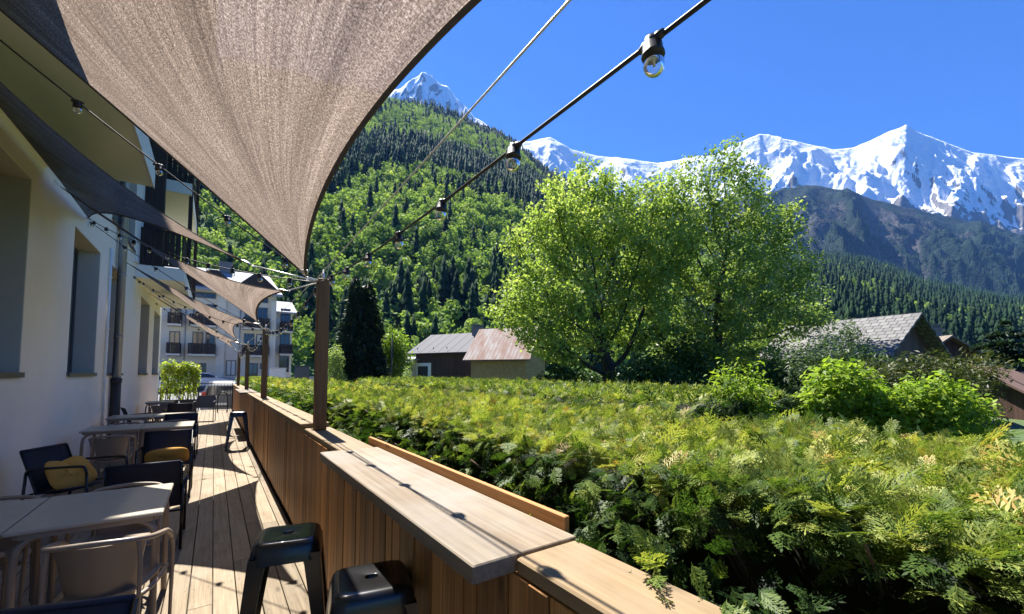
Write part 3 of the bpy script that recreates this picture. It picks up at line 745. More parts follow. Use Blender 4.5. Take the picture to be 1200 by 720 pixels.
# ---------------------------------------------------- thuja hedge
def frond(seed, detail=True, wk=1.0):
    r = np.random.default_rng(seed); V, Fq = [], []
    def q(a, b, w0, w1, wm=1.0, side=np.array([0,0,1.0])):
        a = np.array(a); b = np.array(b); d = b-a; s = np.cross(side, d); s = s/(np.linalg.norm(s)+1e-9); m = a+d*.45
        o = len(V); V.extend([a-s*w0*.4*wk, m+s*w0*wm*.72*wk, b, m-s*w0*wm*.72*wk]); Fq.append((o,o+1,o+2,o+3))
    n = 8 if detail else 4; bend = -.22
    def stem(t): return np.array([.04*math.sin(3*t+seed), t, bend*t*t])
    for i in range(3): q(stem(i/3), stem((i+1)/3+.06), .016, .012)
    for i in range(n):
        t = .12+.8*i/n
        for sd in (-1, 1):
            tt = t+r.uniform(-.03,.03); l = (.50*(1-.75*tt)+.05)*r.uniform(.8,1.15); an = math.radians(r.uniform(34,52))
            p = stem(tt); d = np.array([sd*math.sin(an), math.cos(an), -.12-.1*r.random()]); e = p+d*l
            if detail:
                q(p, p+d*l*.62, .030, .02); q(p+d*l*.5, e, .026, .01)
                for k, kk in ((.35,1), (.5,-1), (.68,1)):
                    a2 = math.radians(38)*kk; d2 = np.array([d[0]*math.cos(a2)-d[1]*math.sin(a2), d[0]*math.sin(a2)+d[1]*math.cos(a2), d[2]])
                    q(p+d*l*k, p+d*l*k+d2*l*.36*r.uniform(.7,1.1), .022, .01)
            else: q(p, e, .075, .02)
    q(stem(.9), stem(1.08), .03, .01)
    return np.array(V), np.array(Fq)
def scatter(tpls, P, D, Nn, S, rnd, jit=.12):
    """copies of leaf templates merged into one mesh: along D, facing Nn, size S"""
    D = unit(D); X = unit(np.cross(D, Nn)); Z = np.cross(X, D)
    which = RNG.integers(0, len(tpls), len(P)); VV, FF, RR = [], [], []; o = 0
    for k, (V, Fq) in enumerate(tpls):
        m = which == k; n = m.sum()
        if n == 0: continue
        M_ = np.stack([X[m], D[m], Z[m]], 1)*S[m][:,None,None]
        W = np.einsum('vi,nij->nvj', V, M_)+P[m][:,None,:]
        FF.append((Fq[None]+(np.arange(n)*len(V))[:,None,None]+o).reshape(-1,4)); VV.append(W.reshape(-1,3)); o += n*len(V)
        RR.append((rnd[m][:,None]+RNG.uniform(-jit,jit,(n,len(Fq)))).ravel())
    return np.concatenate(VV), np.concatenate(FF), np.clip(np.concatenate(RR),0,1)
HX0, HX1 = 1.22, 2.55
def htop(x, y): return 1.238+.005*np.clip((x-HX0)/(HX1-HX0),0,1)+.11*(fbm(x*2.1, y*2.1, 3, 5)-.5)-.012*np.clip(1-(x-HX0)/.12,0,1)**2
def hedge_pts(n, y0, y1, top):
    y = RNG.uniform(y0, y1, n)
    if top:
        x = HX0-.03+(HX1-HX0+.03)*RNG.random(n)**.95; z = htop(x, y)-RNG.exponential(.045, n); P = np.stack([x,y,z],1)
        D = np.stack([RNG.normal(.15,.6,n), RNG.normal(-.3,.6,n), RNG.uniform(.05,.75,n)],1); Nn = np.stack([RNG.normal(0,.5,n), RNG.normal(0,.5,n), np.ones(n)],1)
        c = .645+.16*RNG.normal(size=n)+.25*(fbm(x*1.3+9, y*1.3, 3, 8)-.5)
    else:
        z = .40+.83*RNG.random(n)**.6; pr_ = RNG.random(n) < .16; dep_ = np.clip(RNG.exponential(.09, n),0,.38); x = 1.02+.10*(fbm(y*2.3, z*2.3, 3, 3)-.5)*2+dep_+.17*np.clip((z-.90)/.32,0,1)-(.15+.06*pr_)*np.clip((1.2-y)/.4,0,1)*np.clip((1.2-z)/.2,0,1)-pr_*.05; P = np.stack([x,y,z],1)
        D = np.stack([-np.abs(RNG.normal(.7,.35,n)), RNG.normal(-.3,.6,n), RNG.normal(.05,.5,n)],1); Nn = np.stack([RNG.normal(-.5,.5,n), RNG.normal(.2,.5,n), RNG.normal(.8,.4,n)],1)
        c = .25+.10*RNG.normal(size=n)+.30*pr_+.2*np.clip((z-1.17)/.07,0,1)-1.3*np.clip(dep_-.03,0,.2)  # dark inner green, with depth shade and sunlit jutting sprays put into the tone
    hole = fbm(y*2.6+40, (x if top else z)*2.6+7, 3, 77) if top else fbm(y*9+40, z*9+7, 2, 77); m = hole > (.37 if top else .43)
    return P[m], D[m], Nn[m], c[m]
TP = [frond(i) for i in range(4)]; TQ = [frond(i+40, True, 1.7) for i in range(4)]; TL = [frond(i+20, False) for i in range(3)]
hg = thing('thuja_hedge', 'long clipped thuja hedge with golden tips running beside the wooden railing', 'hedge', (1.8, 12, GZ))
parts = []
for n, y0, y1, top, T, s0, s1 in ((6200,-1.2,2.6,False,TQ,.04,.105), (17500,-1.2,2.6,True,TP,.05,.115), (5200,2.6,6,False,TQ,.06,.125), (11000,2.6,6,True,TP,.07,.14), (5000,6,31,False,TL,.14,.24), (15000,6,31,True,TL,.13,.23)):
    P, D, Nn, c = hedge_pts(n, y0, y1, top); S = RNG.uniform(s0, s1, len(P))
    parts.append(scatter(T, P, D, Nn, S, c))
n = 330                                                     # longer wisps standing out of the top near the camera
y = RNG.uniform(-1, 6, n); x = RNG.uniform(1.3, HX1+.05, n); P = np.stack([x, y, htop(x,y)-.04],1)
parts.append(scatter(TP, P, np.stack([RNG.normal(.3,.5,n), RNG.normal(-.3,.5,n), RNG.uniform(.5,1.1,n)],1), rnd_dirs(n)+np.array([0,0,.6]), RNG.uniform(.10,.2,n), .74+.13*RNG.normal(size=n)))
n = 1500                                                    # back face
y = RNG.uniform(-1, 8, n); z = RNG.uniform(.7,1.33,n); P = np.stack([HX1+RNG.uniform(-.05,.05,n), y, z],1)
parts.append(scatter(TP, P, np.stack([np.abs(RNG.normal(.7,.3,n)), RNG.normal(0,.5,n), RNG.normal(.2,.5,n)],1), rnd_dirs(n)+np.array([0,0,.8]), RNG.uniform(.06,.13,n), .5+.15*RNG.normal(size=n)))
def merge(parts):
    o = 0; V, Fq, R = [], [], []
    for v, f, r in parts: V.append(v); Fq.append(f+o); R.append(r); o += len(v)
    return np.concatenate(V), np.concatenate(Fq), np.concatenate(R)
V, Fq, R = merge(parts)
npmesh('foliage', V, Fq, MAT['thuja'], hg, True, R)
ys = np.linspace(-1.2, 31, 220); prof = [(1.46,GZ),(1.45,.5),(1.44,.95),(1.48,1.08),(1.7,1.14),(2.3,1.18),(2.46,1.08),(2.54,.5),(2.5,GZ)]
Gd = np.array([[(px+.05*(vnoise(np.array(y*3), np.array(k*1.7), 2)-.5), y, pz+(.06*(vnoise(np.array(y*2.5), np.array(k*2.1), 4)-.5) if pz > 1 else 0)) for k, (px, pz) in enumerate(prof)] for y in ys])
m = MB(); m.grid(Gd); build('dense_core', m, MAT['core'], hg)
m = MB()
for k in range(120):
    y = random.uniform(-.8, 5); z = random.uniform(.2, 1.12); a = np.array([1.46, y, z-.15]); b = np.array([random.uniform(1.02,1.2), y+random.uniform(-.25,.15), z+random.uniform(-.05,.15)])
    m.tube(smooth_path([a, (a+b)/2+np.array([0,random.uniform(-.04,.04),random.uniform(-.05,.05)]), b], 3), [random.uniform(.003,.006)]*7, 5)
build('twigs', m, MAT['twig'], hg)['kind'] = 'stuff'
# second, lower hedge across the garden
h2 = thing('clipped_hedge', 'lower clipped green hedge farther back in the garden, in front of the big trees', 'hedge', (6.0, 9, GZ))
n = 9000; parts = []
x = RNG.uniform(4.5, 7.2, n); y = RNG.uniform(2.9, 17, n); zt = 1.17+.02*(y-3)/5+.06*fbm(x, y, 3, 9)
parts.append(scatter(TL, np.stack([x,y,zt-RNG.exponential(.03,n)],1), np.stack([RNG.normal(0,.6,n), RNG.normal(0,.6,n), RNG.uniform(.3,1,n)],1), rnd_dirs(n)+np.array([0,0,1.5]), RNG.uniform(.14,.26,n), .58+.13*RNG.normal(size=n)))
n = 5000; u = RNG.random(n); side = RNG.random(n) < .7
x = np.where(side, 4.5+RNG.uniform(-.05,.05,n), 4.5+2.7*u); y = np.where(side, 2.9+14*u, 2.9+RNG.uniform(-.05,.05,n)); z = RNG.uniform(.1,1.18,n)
parts.append(scatter(TL, np.stack([x,y,z],1), np.where(side[:,None], np.array([[-1,0,-.1]]), np.array([[0,-1,-.1]]))+RNG.normal(0,.4,(n,3)), rnd_dirs(n)+np.array([0,0,.8]), RNG.uniform(.14,.24,n), .14+.1*RNG.normal(size=n)))  # side fronds toned dark: the shade of this face is in their colour
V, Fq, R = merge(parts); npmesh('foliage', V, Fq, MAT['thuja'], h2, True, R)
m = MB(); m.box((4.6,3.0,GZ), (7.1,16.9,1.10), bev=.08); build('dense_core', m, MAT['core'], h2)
# ---------------------------------------------------- branching trees grown towards points in their crown
def grow_tree(base, trunk_pts, env, natt, step, kill, infl, seed, clump=.5):
    r = np.random.default_rng(seed); A = []
    w = np.array([e[3]*e[4]*e[5] for e in env]); w = w/w.sum()
    while len(A) < natt:
        e = env[r.choice(len(env), p=w)]; d = r.normal(size=3); d /= np.linalg.norm(d); q = r.random()**.45
        p = np.array(e[:3])+d*q*np.array(e[3:6])
        if fbm(np.array([p[0]*.55+p[2]*.3+seed]), np.array([p[1]*.55+p[2]*.5]), 2, seed)[0] < clump and r.random() < .75: continue
        A.append(p)
    A = np.array(A); nodes = [np.array(trunk_pts[0], float)]; par = [-1]
    for p in trunk_pts[1:]:
        a = nodes[-1]; k = max(1, int(np.linalg.norm(np.array(p)-a)/step))
        for i in range(k): nodes.append(a+(np.array(p)-a)*(i+1)/k); par.append(len(nodes)-2)
    alive = np.ones(len(A), bool); Nn = np.array(nodes)
    best = np.full(len(A), 1e9); bi = np.zeros(len(A), int); start = 0
    for it in range(140):
        new = Nn[start:]
        if len(new):
            dd = np.linalg.norm(A[:,None]-new[None], axis=2); j = dd.argmin(1); dm = dd[np.arange(len(A)), j]; b = dm < best; best[b] = dm[b]; bi[b] = j[b]+start
        alive &= best > kill; act = alive & (best < infl)
        if not act.any(): break
        dirs = unit(A[act]-Nn[bi[act]]); start = len(Nn); add = []
        for k in np.unique(bi[act]):
            d = dirs[bi[act]==k].sum(0)+r.normal(size=3)*.25+np.array([0,0,.12]); d /= np.linalg.norm(d)+1e-9
            p = Nn[k]+d*step
            if np.min(np.linalg.norm(Nn[par_children.get(k, [k])]-p, axis=1)) < step*.3 and k in par_children: continue
            add.append(p); par.append(int(k)); par_children.setdefault(int(k), []).append(start+len(add)-1)
        if not add: break
        Nn = np.vstack([Nn, add])
    return Nn, np.array(par)
par_children = {}
def tree(name, label, base, trunk_pts, env, natt, mat, leaf, nleaf, seed, step=.42, kill=.55, infl=5., tip=.012, clump=.45, spread=.32, maxr=None):
    par_children.clear()
    Nn, par = grow_tree(base, trunk_pts, env, natt, step, kill, infl, seed, clump)
    n = len(Nn); rad = np.zeros(n); has = np.zeros(n, bool)
    acc = np.zeros(n)
    for i in range(n-1, 0, -1):
        rad[i] = max(tip, acc[i]**(1/2.35)); acc[par[i]] += rad[i]**2.35
    rad[0] = acc[0]**(1/2.35)*1.25
    raw = rad.copy()
    if maxr: rad = tip*.8*(rad/tip)**(math.log(maxr/(tip*.8))/math.log(rad[1]/tip))
    a = Nn[par[1:]]; b = Nn[1:]; d = unit(b-a); ref = np.where(np.abs(d[:,2:])<.9, np.array([[0,0,1.0]]), np.array([[1.0,0,0]])); u = unit(np.cross(d, ref)); v = np.cross(d, u)
    K = 6; ang = np.arange(K)*2*math.pi/K; ring = u[:,None]*np.cos(ang)[None,:,None]+v[:,None]*np.sin(ang)[None,:,None]
    ra = np.minimum(rad[par[1:]], rad[1:]*1.5)[:,None,None]; rb = rad[1:][:,None,None]
    V = np.concatenate([a[:,None]+ring*ra, b[:,None]+ring*rb+d[:,None]*rb*.3], 1).reshape(-1,3); m = n-1; o = (np.arange(m)*2*K)[:,None,None]
    q = np.array([[k, (k+1)%K, K+(k+1)%K, K+k] for k in range(K)])[None]
    t = thing(name, label, 'tree', base)
    npmesh('trunk', V, (q+o).reshape(-1,4), MAT['bark'], t, True, np.full(m*K,.5), smooth=True)
    tw = np.where(raw < tip*2.1)[0]; tw = tw[Nn[tw,2] > base[2]+1.0]
    per = max(1, int(nleaf/len(tw))); cs = np.repeat(Nn[tw], per, 0); k = len(cs)
    cs = cs+np.clip(RNG.normal(size=(k,3)),-1.7,1.7)*np.array([spread, spread, spread*.62])
    br = np.repeat(RNG.normal(size=len(tw))*.17, per)
    Nl = rnd_dirs(k)*.75+np.array([0,0,.75]); Ax = np.cross(Nl, rnd_dirs(k))+np.array([0,0,-.25])
    L = leaf*RNG.uniform(.65,1.3,k); V, Fq = leaf_quads(cs, Ax, Nl, L, L*.72)
    npmesh('crown', V, Fq, mat, t, True, np.clip(.5+br*1.2+RNG.normal(size=k)*.09,0,1))
    return t
def off(base, *pts): return [base+np.array(p, float) for p in pts]
b1 = GP(714, 21, GZ)
S_ = lambda base, x, z, y, rx, ry, rz: (*(base+RT*x+np.array([FW[0],FW[1],0])*y+np.array([0,0,z])), rx, ry, rz)
env1 = [S_(b1,-2.4,5.0,-.3,3.3,2.8,2.6), S_(b1,-1.2,8.4,0,2.9,2.6,3.2), S_(b1,1.4,8.0,.3,2.6,2.5,3.0), S_(b1,-4.2,5.2,0,2.0,1.8,1.3), S_(b1,1.0,4.6,.2,2.4,2.4,2.0), S_(b1,-1.9,3.0,-.5,2.6,2.0,.9), S_(b1,2.8,8.4,.2,1.8,2.0,2.6), S_(b1,-3.6,7.2,0,1.6,1.8,1.7)]
env1 = [(e[0],e[1],GZ+(e[2]-GZ)*1.13,e[3],e[4],e[5]*1.1) for e in env1]
tree('deciduous_tree', 'broad yellow-green deciduous tree with low spreading limbs, left of the two big trees', b1, off(b1,(0,0,0),(.02,.02,.9),(-.05,0,1.7),(.05,.05,2.6)), env1, 1900, MAT['maple'], .18, 34000, 3, tip=.014, clump=.49, maxr=.33, spread=.29)
b2 = GP(842, 22.5, GZ)
env2 = [S_(b2,.3,6.8,0,3.0,2.8,3.6), S_(b2,.7,10.6,0,2.1,2.0,3.1), S_(b2,-2.4,7.4,.3,2.0,2.0,3.3), S_(b2,3.6,6.6,-.2,2.3,2.0,1.5), S_(b2,3.4,4.4,0,2.8,2.2,1.0), S_(b2,-1.5,3.6,0,2.4,2.3,2.2), S_(b2,1.6,3.4,0,2.4,2.3,1.6), S_(b2,2.9,8.8,0,2.0,1.9,2.2), S_(b2,-1.7,10.2,0,1.7,1.7,2.6), S_(b2,4.8,5.6,0,1.5,1.4,.9)]
env2 = [(e[0],e[1],GZ+(e[2]-GZ)*1.10,e[3],e[4],e[5]*1.1) for e in env2]
tree('deciduous_tree', 'taller airy deciduous tree with its top against the sky, right of the two big trees', b2, off(b2,(0,0,0),(0,.03,1.5),(.06,0,3.2),(.1,.05,4.6),(.15,0,6.2)), env2, 2100, MAT['ash'], .17, 33000, 8, tip=.013, clump=.49, maxr=.27, spread=.28)
# ---------------------------------------------------- shrubs
def bush(name, label, base, lobes, mat, leaf, n, cat='shrub', stems=7, aspect=.6, up=.5, group=None, shellp=.45, bright=.5):
    w = np.array([l[3]*l[4]*l[5] for l in lobes])**.8; w /= w.sum(); ch = RNG.choice(len(lobes), n, p=w); Lb = np.array(lobes)[ch]
    d = rnd_dirs(n); q = RNG.random(n)**shellp; rough = .64+.74*fbm(d[:,0]*3.3+ch*3.1+d[:,2]*1.6, d[:,1]*3.3+d[:,2]*2.1, 3, 31)
    P = np.asarray(base)+Lb[:,:3]+d*(q*rough)[:,None]*Lb[:,3:6]; ok = P[:,2] > base[2]+.02; P = P[ok]; d = d[ok]; k = len(P)
    Nl = d*.5+rnd_dirs(k)*.6+np.array([0,0,up]); Ax = np.cross(Nl, rnd_dirs(k))+d*.4; L = leaf*RNG.uniform(.4,1.45,k)
    V, Fq = leaf_quads(P, Ax, Nl, L, L*aspect)
    t = thing(name, label, cat, base, 0, group)
    npmesh('foliage', V, Fq, mat, t, True, np.clip(bright+.2*RNG.normal(size=k),0,1))
    m = MB()
    for i in range(stems):
        l = lobes[i % len(lobes)]; e = np.asarray(base)+np.array(l[:3])+np.array([random.uniform(-.6,.6)*l[3], random.uniform(-.6,.6)*l[4], random.uniform(.1,.7)*l[5]]); s = np.asarray(base)+np.array([random.uniform(-.15,.15), random.uniform(-.15,.15), 0])
        m.tube(smooth_path([s, s*.55+e*.45+np.array([random.uniform(-.1,.1),random.uniform(-.1,.1),.1]), e], 3), np.linspace(.025,.006,7)*max(.6, l[5]), 6)
    build('stems', m, MAT['bark'], t); return t
def L3(x, y, z, rx, ry, rz):            # lobe offset given as right, away, up
    o = RT*x+np.array([FW[0],FW[1],0])*y; return (o[0], o[1], z, rx, ry, rz)
g0 = GZ
bush('garden_shrub', 'loose upright lime shrub at the end of the lower hedge, leftmost of three', GP(870,5.6,g0), [L3(-.22,0,1.95,.28,.26,.5), L3(.1,0,1.9,.32,.3,.56), L3(.3,.1,1.7,.2,.2,.45), L3(-.05,0,1.3,.42,.4,.6)], MAT['lime'], .07, 4600, stems=12, aspect=.45, shellp=.6)
bush('garden_shrub', 'rounded lime-leaved shrub with a dark hollow under its crown, middle of three lime shrubs', GP(986,6.2,g0), [L3(0,0,2.12,.48,.45,.38), L3(-.32,0,1.85,.32,.3,.34), L3(.35,0,1.8,.34,.3,.36), L3(0,0,1.3,.5,.5,.6)], MAT['lime'], .08, 7500, stems=9)
bush('garden_shrub', 'wide bright lime shrub near the right edge, rightmost of three lime shrubs', GP(1090,6.2,g0), [L3(-.55,0,1.75,.45,.4,.4), L3(0,0,1.86,.55,.45,.44), L3(.5,.1,1.7,.45,.4,.38), L3(0,0,1.2,.85,.5,.6)], MAT['lime'], .08, 11000, stems=12)
bush('willow_shrub', 'grey-green willow-like shrub in front of the sheet metal roof', GP(988,15,g0), [L3(-1.3,0,2.3,1.0,.9,1.1), L3(0,0,2.7,1.2,1.0,1.3), L3(1.2,.2,2.3,1.0,.9,1.0), L3(.2,0,1.2,2.2,1.2,1.2), L3(.3,0,3.7,.35,.3,.6)], MAT['willow'], .17, 9500, aspect=.25, shellp=.55)
bush('yew_shrub', 'dark olive yew spreading below the wooden gable', GP(1062,11,g0), [L3(-.6,0,2.1,.8,.7,.6), L3(.5,0,2.3,.8,.7,.6), L3(1.2,0,2.0,.7,.6,.6), L3(-1.3,0,1.9,.6,.5,.5), L3(0,0,1.2,1.5,.8,1.0)], MAT['olive'], .15, 9000, aspect=.22, up=.2)
bush('yew_shrub', 'olive yew shrub to the right of the dark one, under the distant tan roof', GP(1128,13,g0), [L3(-.5,0,2.2,.8,.7,.6), L3(.5,0,2.3,.8,.7,.7), L3(0,0,1.2,1.3,.8,1.1)], MAT['olive'], .15, 5200, aspect=.22, up=.2, bright=.65)
bush('garden_shrub', 'bright shrub at the right edge, behind the brown cabin roof', GP(1216,28,g0), [L3(0,0,2.6,1.6,1.2,1.0), L3(-.8,0,1.9,1.2,1,.9)], MAT['lime'], .16, 2600, bright=.4)
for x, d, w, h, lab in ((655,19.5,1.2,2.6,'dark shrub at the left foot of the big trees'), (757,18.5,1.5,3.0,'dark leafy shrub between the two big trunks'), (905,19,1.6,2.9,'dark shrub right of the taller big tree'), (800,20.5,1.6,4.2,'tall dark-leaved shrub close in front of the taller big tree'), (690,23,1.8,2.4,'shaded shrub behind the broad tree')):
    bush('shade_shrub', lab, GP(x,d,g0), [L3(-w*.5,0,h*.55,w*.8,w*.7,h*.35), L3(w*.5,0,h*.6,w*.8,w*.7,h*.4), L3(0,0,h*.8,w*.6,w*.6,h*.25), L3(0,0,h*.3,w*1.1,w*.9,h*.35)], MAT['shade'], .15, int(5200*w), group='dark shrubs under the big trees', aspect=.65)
for x, d, h, lab in ((477,27,2.7,'thin pale green sapling in front of the dark chalet'), (523,24,1.9,'small sapling left of the tan shed')):
    bush('sapling', lab, GP(x,d,g0), [L3(0,0,h*.85,.28,.28,h*.2), L3(.1,0,h*.6,.42,.4,h*.25), L3(-.1,0,h*.35,.45,.4,h*.3)], MAT['ash'], .10, 1100, cat='sapling', stems=3, bright=.7)
for i, x in enumerate((-1.62, -1.42, -1.2, -1.0, -.80, -.62)):
    bush('climbing_plant', 'yellow-green leafy climber on the end fence, %s' % ('nearest the hotel wall', 'second from the hotel wall', 'third from the hotel wall', 'third from the fence opening', 'second from the fence opening', 'nearest the fence opening')[i], (x, 21.75, .46), [(0,0,1.25+.1*math.sin(i*2.3),.17,.15,.34), (.04,0,.85,.14,.13,.4), (-.03,0,.4,.10,.10,.35)], MAT['climb'], .085, 620, cat='climbing plant', stems=3, group='climbers on the end fence')
def conifer(name, label, base, h, r, n, mat, sz, tops=((0,0,1),), dens=1.0, group=None, cat='tree', gap=0):
    P, D, Nn, S = [], [], [], []
    m = MB()
    for ox, oy, hs in tops:
        hh = h*hs; m.tube([np.asarray(base)+np.array([ox*.3,oy*.3,0]), np.asarray(base)+np.array([ox,oy,hh*.5]), np.asarray(base)+np.array([ox,oy,hh*.98])], [.04*r+.1,.03*r+.06,.015], 7)
        k = int(n/len(tops)); t = 1-RNG.random(k)**.62; t = np.clip(t*.97+.01,0,1); w = RNG.uniform(0,2*math.pi,k)
        if gap: t = np.clip(np.round(t*gap)/gap+RNG.normal(0,.012,k),0.01,1)
        rr = r*(1-t)**.62*(.72+.5*vnoise(w*2.2, t*9, 3))*RNG.random(k)**.28
        P.append(np.asarray(base)+np.stack([ox+rr*np.cos(w), oy+rr*np.sin(w), .03*hh+t*hh-rr*.16],1)); D.append(np.stack([np.cos(w), np.sin(w), RNG.normal(-.15,.3,k)],1)); S.append(sz*(.6+.6*RNG.random(k)))
    P = np.concatenate(P); D = np.concatenate(D); S = np.concatenate(S); k = len(P)
    V, Fq = leaf_quads(P, D+RNG.normal(0,.3,(k,3)), RNG.normal(0,.45,(k,3))+np.array([0,0,1]), S*1.5, S*.55, .1)
    t = thing(name, label, cat, base, 0, group); npmesh('crown', V, Fq, mat, t, True, np.clip(.45+.22*RNG.normal(size=k),0,1)); build('trunk', m, MAT['bark'], t); return t
conifer('cypress_tree', 'dense dark conifer with twin tops standing behind the hedge, right of the nearest post', GP(422,36,-.3), 10.1, 2.0, 24000, MAT['spruce'], .33, ((-.42,.3,1),(.5,-.3,.96),(0,-.5,.9),(.05,.5,.93)))
bush('birch_tree', 'small bright green tree right of the dark twin-topped conifer', GP(462,38,0), [L3(0,0,4.2,1.2,1.1,1.3), L3(-.4,0,3.0,1.3,1.2,1.2), L3(.6,0,2.6,1.2,1.1,1.1), L3(0,0,1.4,1.0,1.0,.9)], MAT['lime'], .22, 5000, cat='tree', stems=6)
bush('garden_shrub', 'light green shrub between the nearest post and the dark conifer', GP(392,33,0), [L3(0,0,2.4,.7,.6,1.4), L3(.2,0,1.0,.9,.7,.9)], MAT['ash'], .17, 2400, bright=.6)
conifer('spruce_tree', 'dark spreading spruce at the right edge beyond the roofs', GP(1182,24,g0), 5.0, 2.7, 6500, MAT['spruce'], .38, gap=9)
# ================================================================== ground and street
n = 60; gx = np.concatenate([np.linspace(-160,-20,8), np.linspace(-12,40,50), np.linspace(50,700,20)]); gy = np.concatenate([np.linspace(-60,-5,6), np.linspace(0,60,50), np.linspace(70,700,22)])
def gz(x, y):
    z = GZ+0*x
    z = z+np.clip((y-28)/22,0,1)*1.1*np.clip((16-x)/10,0,1)+.06*(fbm(x*.4,y*.4,3,2)-.5)*np.clip((y-2)/6,0,1)
    return z+np.clip((np.hypot(x,y)-70)/300,0,2)*3
Xg, Yg = np.meshgrid(gx, gy); Zg = gz(Xg, Yg); r_, c_ = Xg.shape
m = MB(); m.grid(np.stack([Xg,Yg,Zg],2)); structure(build('garden_ground', m, MAT['grass']))
m = MB(); sx = np.linspace(-18,9,10); sy = np.linspace(22.7,60,24); A_, B_ = np.meshgrid(sx, sy); m.grid(np.stack([A_,B_,gz(A_,B_)+.05],2)); structure(build('parking_street', m, MAT['asphalt']))
m = MB()
for y0 in np.arange(34, 46, 2.6):
    g = [[(x, y, float(gz(np.array(x),np.array(y)))+.056) for x in np.linspace(-9,-4.5,6)] for y in (y0, y0+.12)]; m.grid(np.array(g))
structure(build('parking_markings', m, MAT['fascia']))
m = MB(); m.box((-18,49.3,GZ), (9,49.6,1.22)); tag(build('low_wall', m, MAT['slab'], None, True, (-4,49.4,GZ)), 'low pale concrete wall along the foot of the apartment building', 'wall')
# ================================================================== terrain: hillside, valley slope, mountains
SPUR = {}
def terrain(name, xs, ys, Dc, Db, zb, pxs, nt, p=1.0, amp=20, nsc=.006, seed=1, ridged=False, back=.3, mat=None, crest_amp=.25, col=None, spur=0, sfreq=.03):
    px = np.linspace(*pxs); yc = np.interp(px, xs, ys); Dcc = np.interp(px, [pxs[0], pxs[1]], Dc); Dbb = np.interp(px, [pxs[0], pxs[1]], Db)
    t = np.concatenate([np.linspace(0,1,nt), np.linspace(1,1+back,max(4,nt//6))[1:]])
    crest = np.array([PT(a,b,d) for a, b, d in zip(px, yc, Dcc)]); base = np.array([GP(a,d,zb) for a, d in zip(px, Dbb)])
    T = t[:,None]; XY = base[None,:,:2]+(crest-base)[None,:,:2]*T[:,:,None]
    zz = zb+(crest[None,:,2]-zb)*np.where(T<=1, np.clip(T,0,1)**p, 1-(T-1)*1.4)
    nz = fbm(XY[:,:,0]*nsc, XY[:,:,1]*nsc, 7, seed, ridged)-.5
    env = np.where(T<=1, np.sin(math.pi*np.clip(T,0,1))**.6*(1-crest_amp)+crest_amp*np.clip(T*2,0,1), crest_amp)
    zz = zz+amp*nz*env
    wq = px[None,:]*sfreq+2.6*(fbm(XY[:,:,0]*nsc*.7, XY[:,:,1]*nsc*.7, 4, seed+3)-.5)+.9*T*np.sin(px[None,:]*sfreq*.21+seed)
    rib = .62*(1-abs(2*vnoise(wq, T*1.4+3, seed+5)-1))+.38*(1-abs(2*vnoise(wq*2.7+5, T*2.6, seed+6)-1)); SPUR[name] = rib
    if spur: zz = zz+spur*(rib-.6)*env
    P = np.dstack([XY, zz]); a, b = zz.shape
    i, j = np.meshgrid(np.arange(a-1), np.arange(b-1), indexing='ij'); Fq = np.stack([i*b+j, i*b+j+1, (i+1)*b+j+1, (i+1)*b+j], -1).reshape(-1,4)
    extra = col(P, T, rib) if col else None
    o = structure(npmesh(name, P.reshape(-1,3), Fq, mat, None, True, None, True, extra)); return P, t, px
def slopemat(name, cols):
    t = NT(name); co = t.coord('Object'); f = t.noise(co, .02, 6, .65); f2 = t.noise(co, .2, 4)
    c = t.ramp(t.math('ADD', t.math('MULTIPLY', f, .7), t.math('MULTIPLY', f2, .3)), [(.35, cols[0]), (.5, cols[1]), (.65, cols[2])]); return t.done(t.bsdf(c, .95, 0, None, .1))
MAT['under_forest'] = slopemat('forest floor', [(.03,.06,.02), (.06,.11,.03), (.11,.17,.045)])
MAT['midrock'] = None
def midmat():
    t = NT('forested rock'); co = t.coord('Object'); r = t.attr('rock'); f = t.noise(co, .02, 8, .7); f2 = t.noise(co, .09, 4, .6)
    green = t.ramp(f2, [(.35, (.006,.014,.010)), (.65, (.017,.032,.018))]); rock = t.ramp(f, [(.3, (.033,.032,.034)), (.7, (.10,.094,.09))])
    return t.done(t.bsdf(t.mix(t.math('MULTIPLY', r, 1.0, True), green, rock), .95, 0, t.bump(f2, 1, 12), .1))
def snowmat():
    t = NT('snow and rock'); co = t.coord('Object'); s = t.attr('snow'); f = t.noise(co, .016, 9, .72); f2 = t.noise(t.vmath('MULTIPLY', co, (.05,.05,.012)), 1, 6, .6)
    rock = t.ramp(t.math('ADD', t.math('MULTIPLY', f, .6), t.math('MULTIPLY', f2, .4)), [(.3, (.06,.058,.06)), (.7, (.20,.185,.175))])
    snow = t.ramp(f, [(.3, (.74,.77,.82)), (.6, (.88,.89,.91))])
    k = t.math('ADD', s, t.math('MULTIPLY', t.math('SUBTRACT', f, .5), 1.6)); k = t.ramp(k, [(.44, 0.0), (.56, 1.0)])
    return t.done(t.bsdf(t.mix(k, rock, snow), .8, 0, t.bump(t.math('ADD', f, f2), .8, 14), .2))
MAT['midrock'] = midmat(); MAT['snow'] = snowmat()
HX = [-500,-100,100,250,350,440,470,500,545,560,590,612,640,700,760,850,960,1100]; HY = [-60,-60,20,70,95,112,121,125,142,152,164,178,204,232,262,288,312,330]
hillP, hillT, hillX = terrain('forest_hillside', HX, HY, (900,900), (105,135), 1.0, (-420,1000,150), 90, 1.08, 46, .012, 4, mat=MAT['under_forest'], crest_amp=.12)
VX = [700,860,940,1000,1045,1080,1120,1200,1300,1700]; VY = [330,300,296,302,314,330,338,354,362,380]
valP, valT, valX = terrain('valley_slope', VX, VY, (1150,1150), (150,150), -1.0, (600,1700,120), 60, 1.0, 22, .012, 14, mat=MAT['under_forest'], crest_amp=.2)
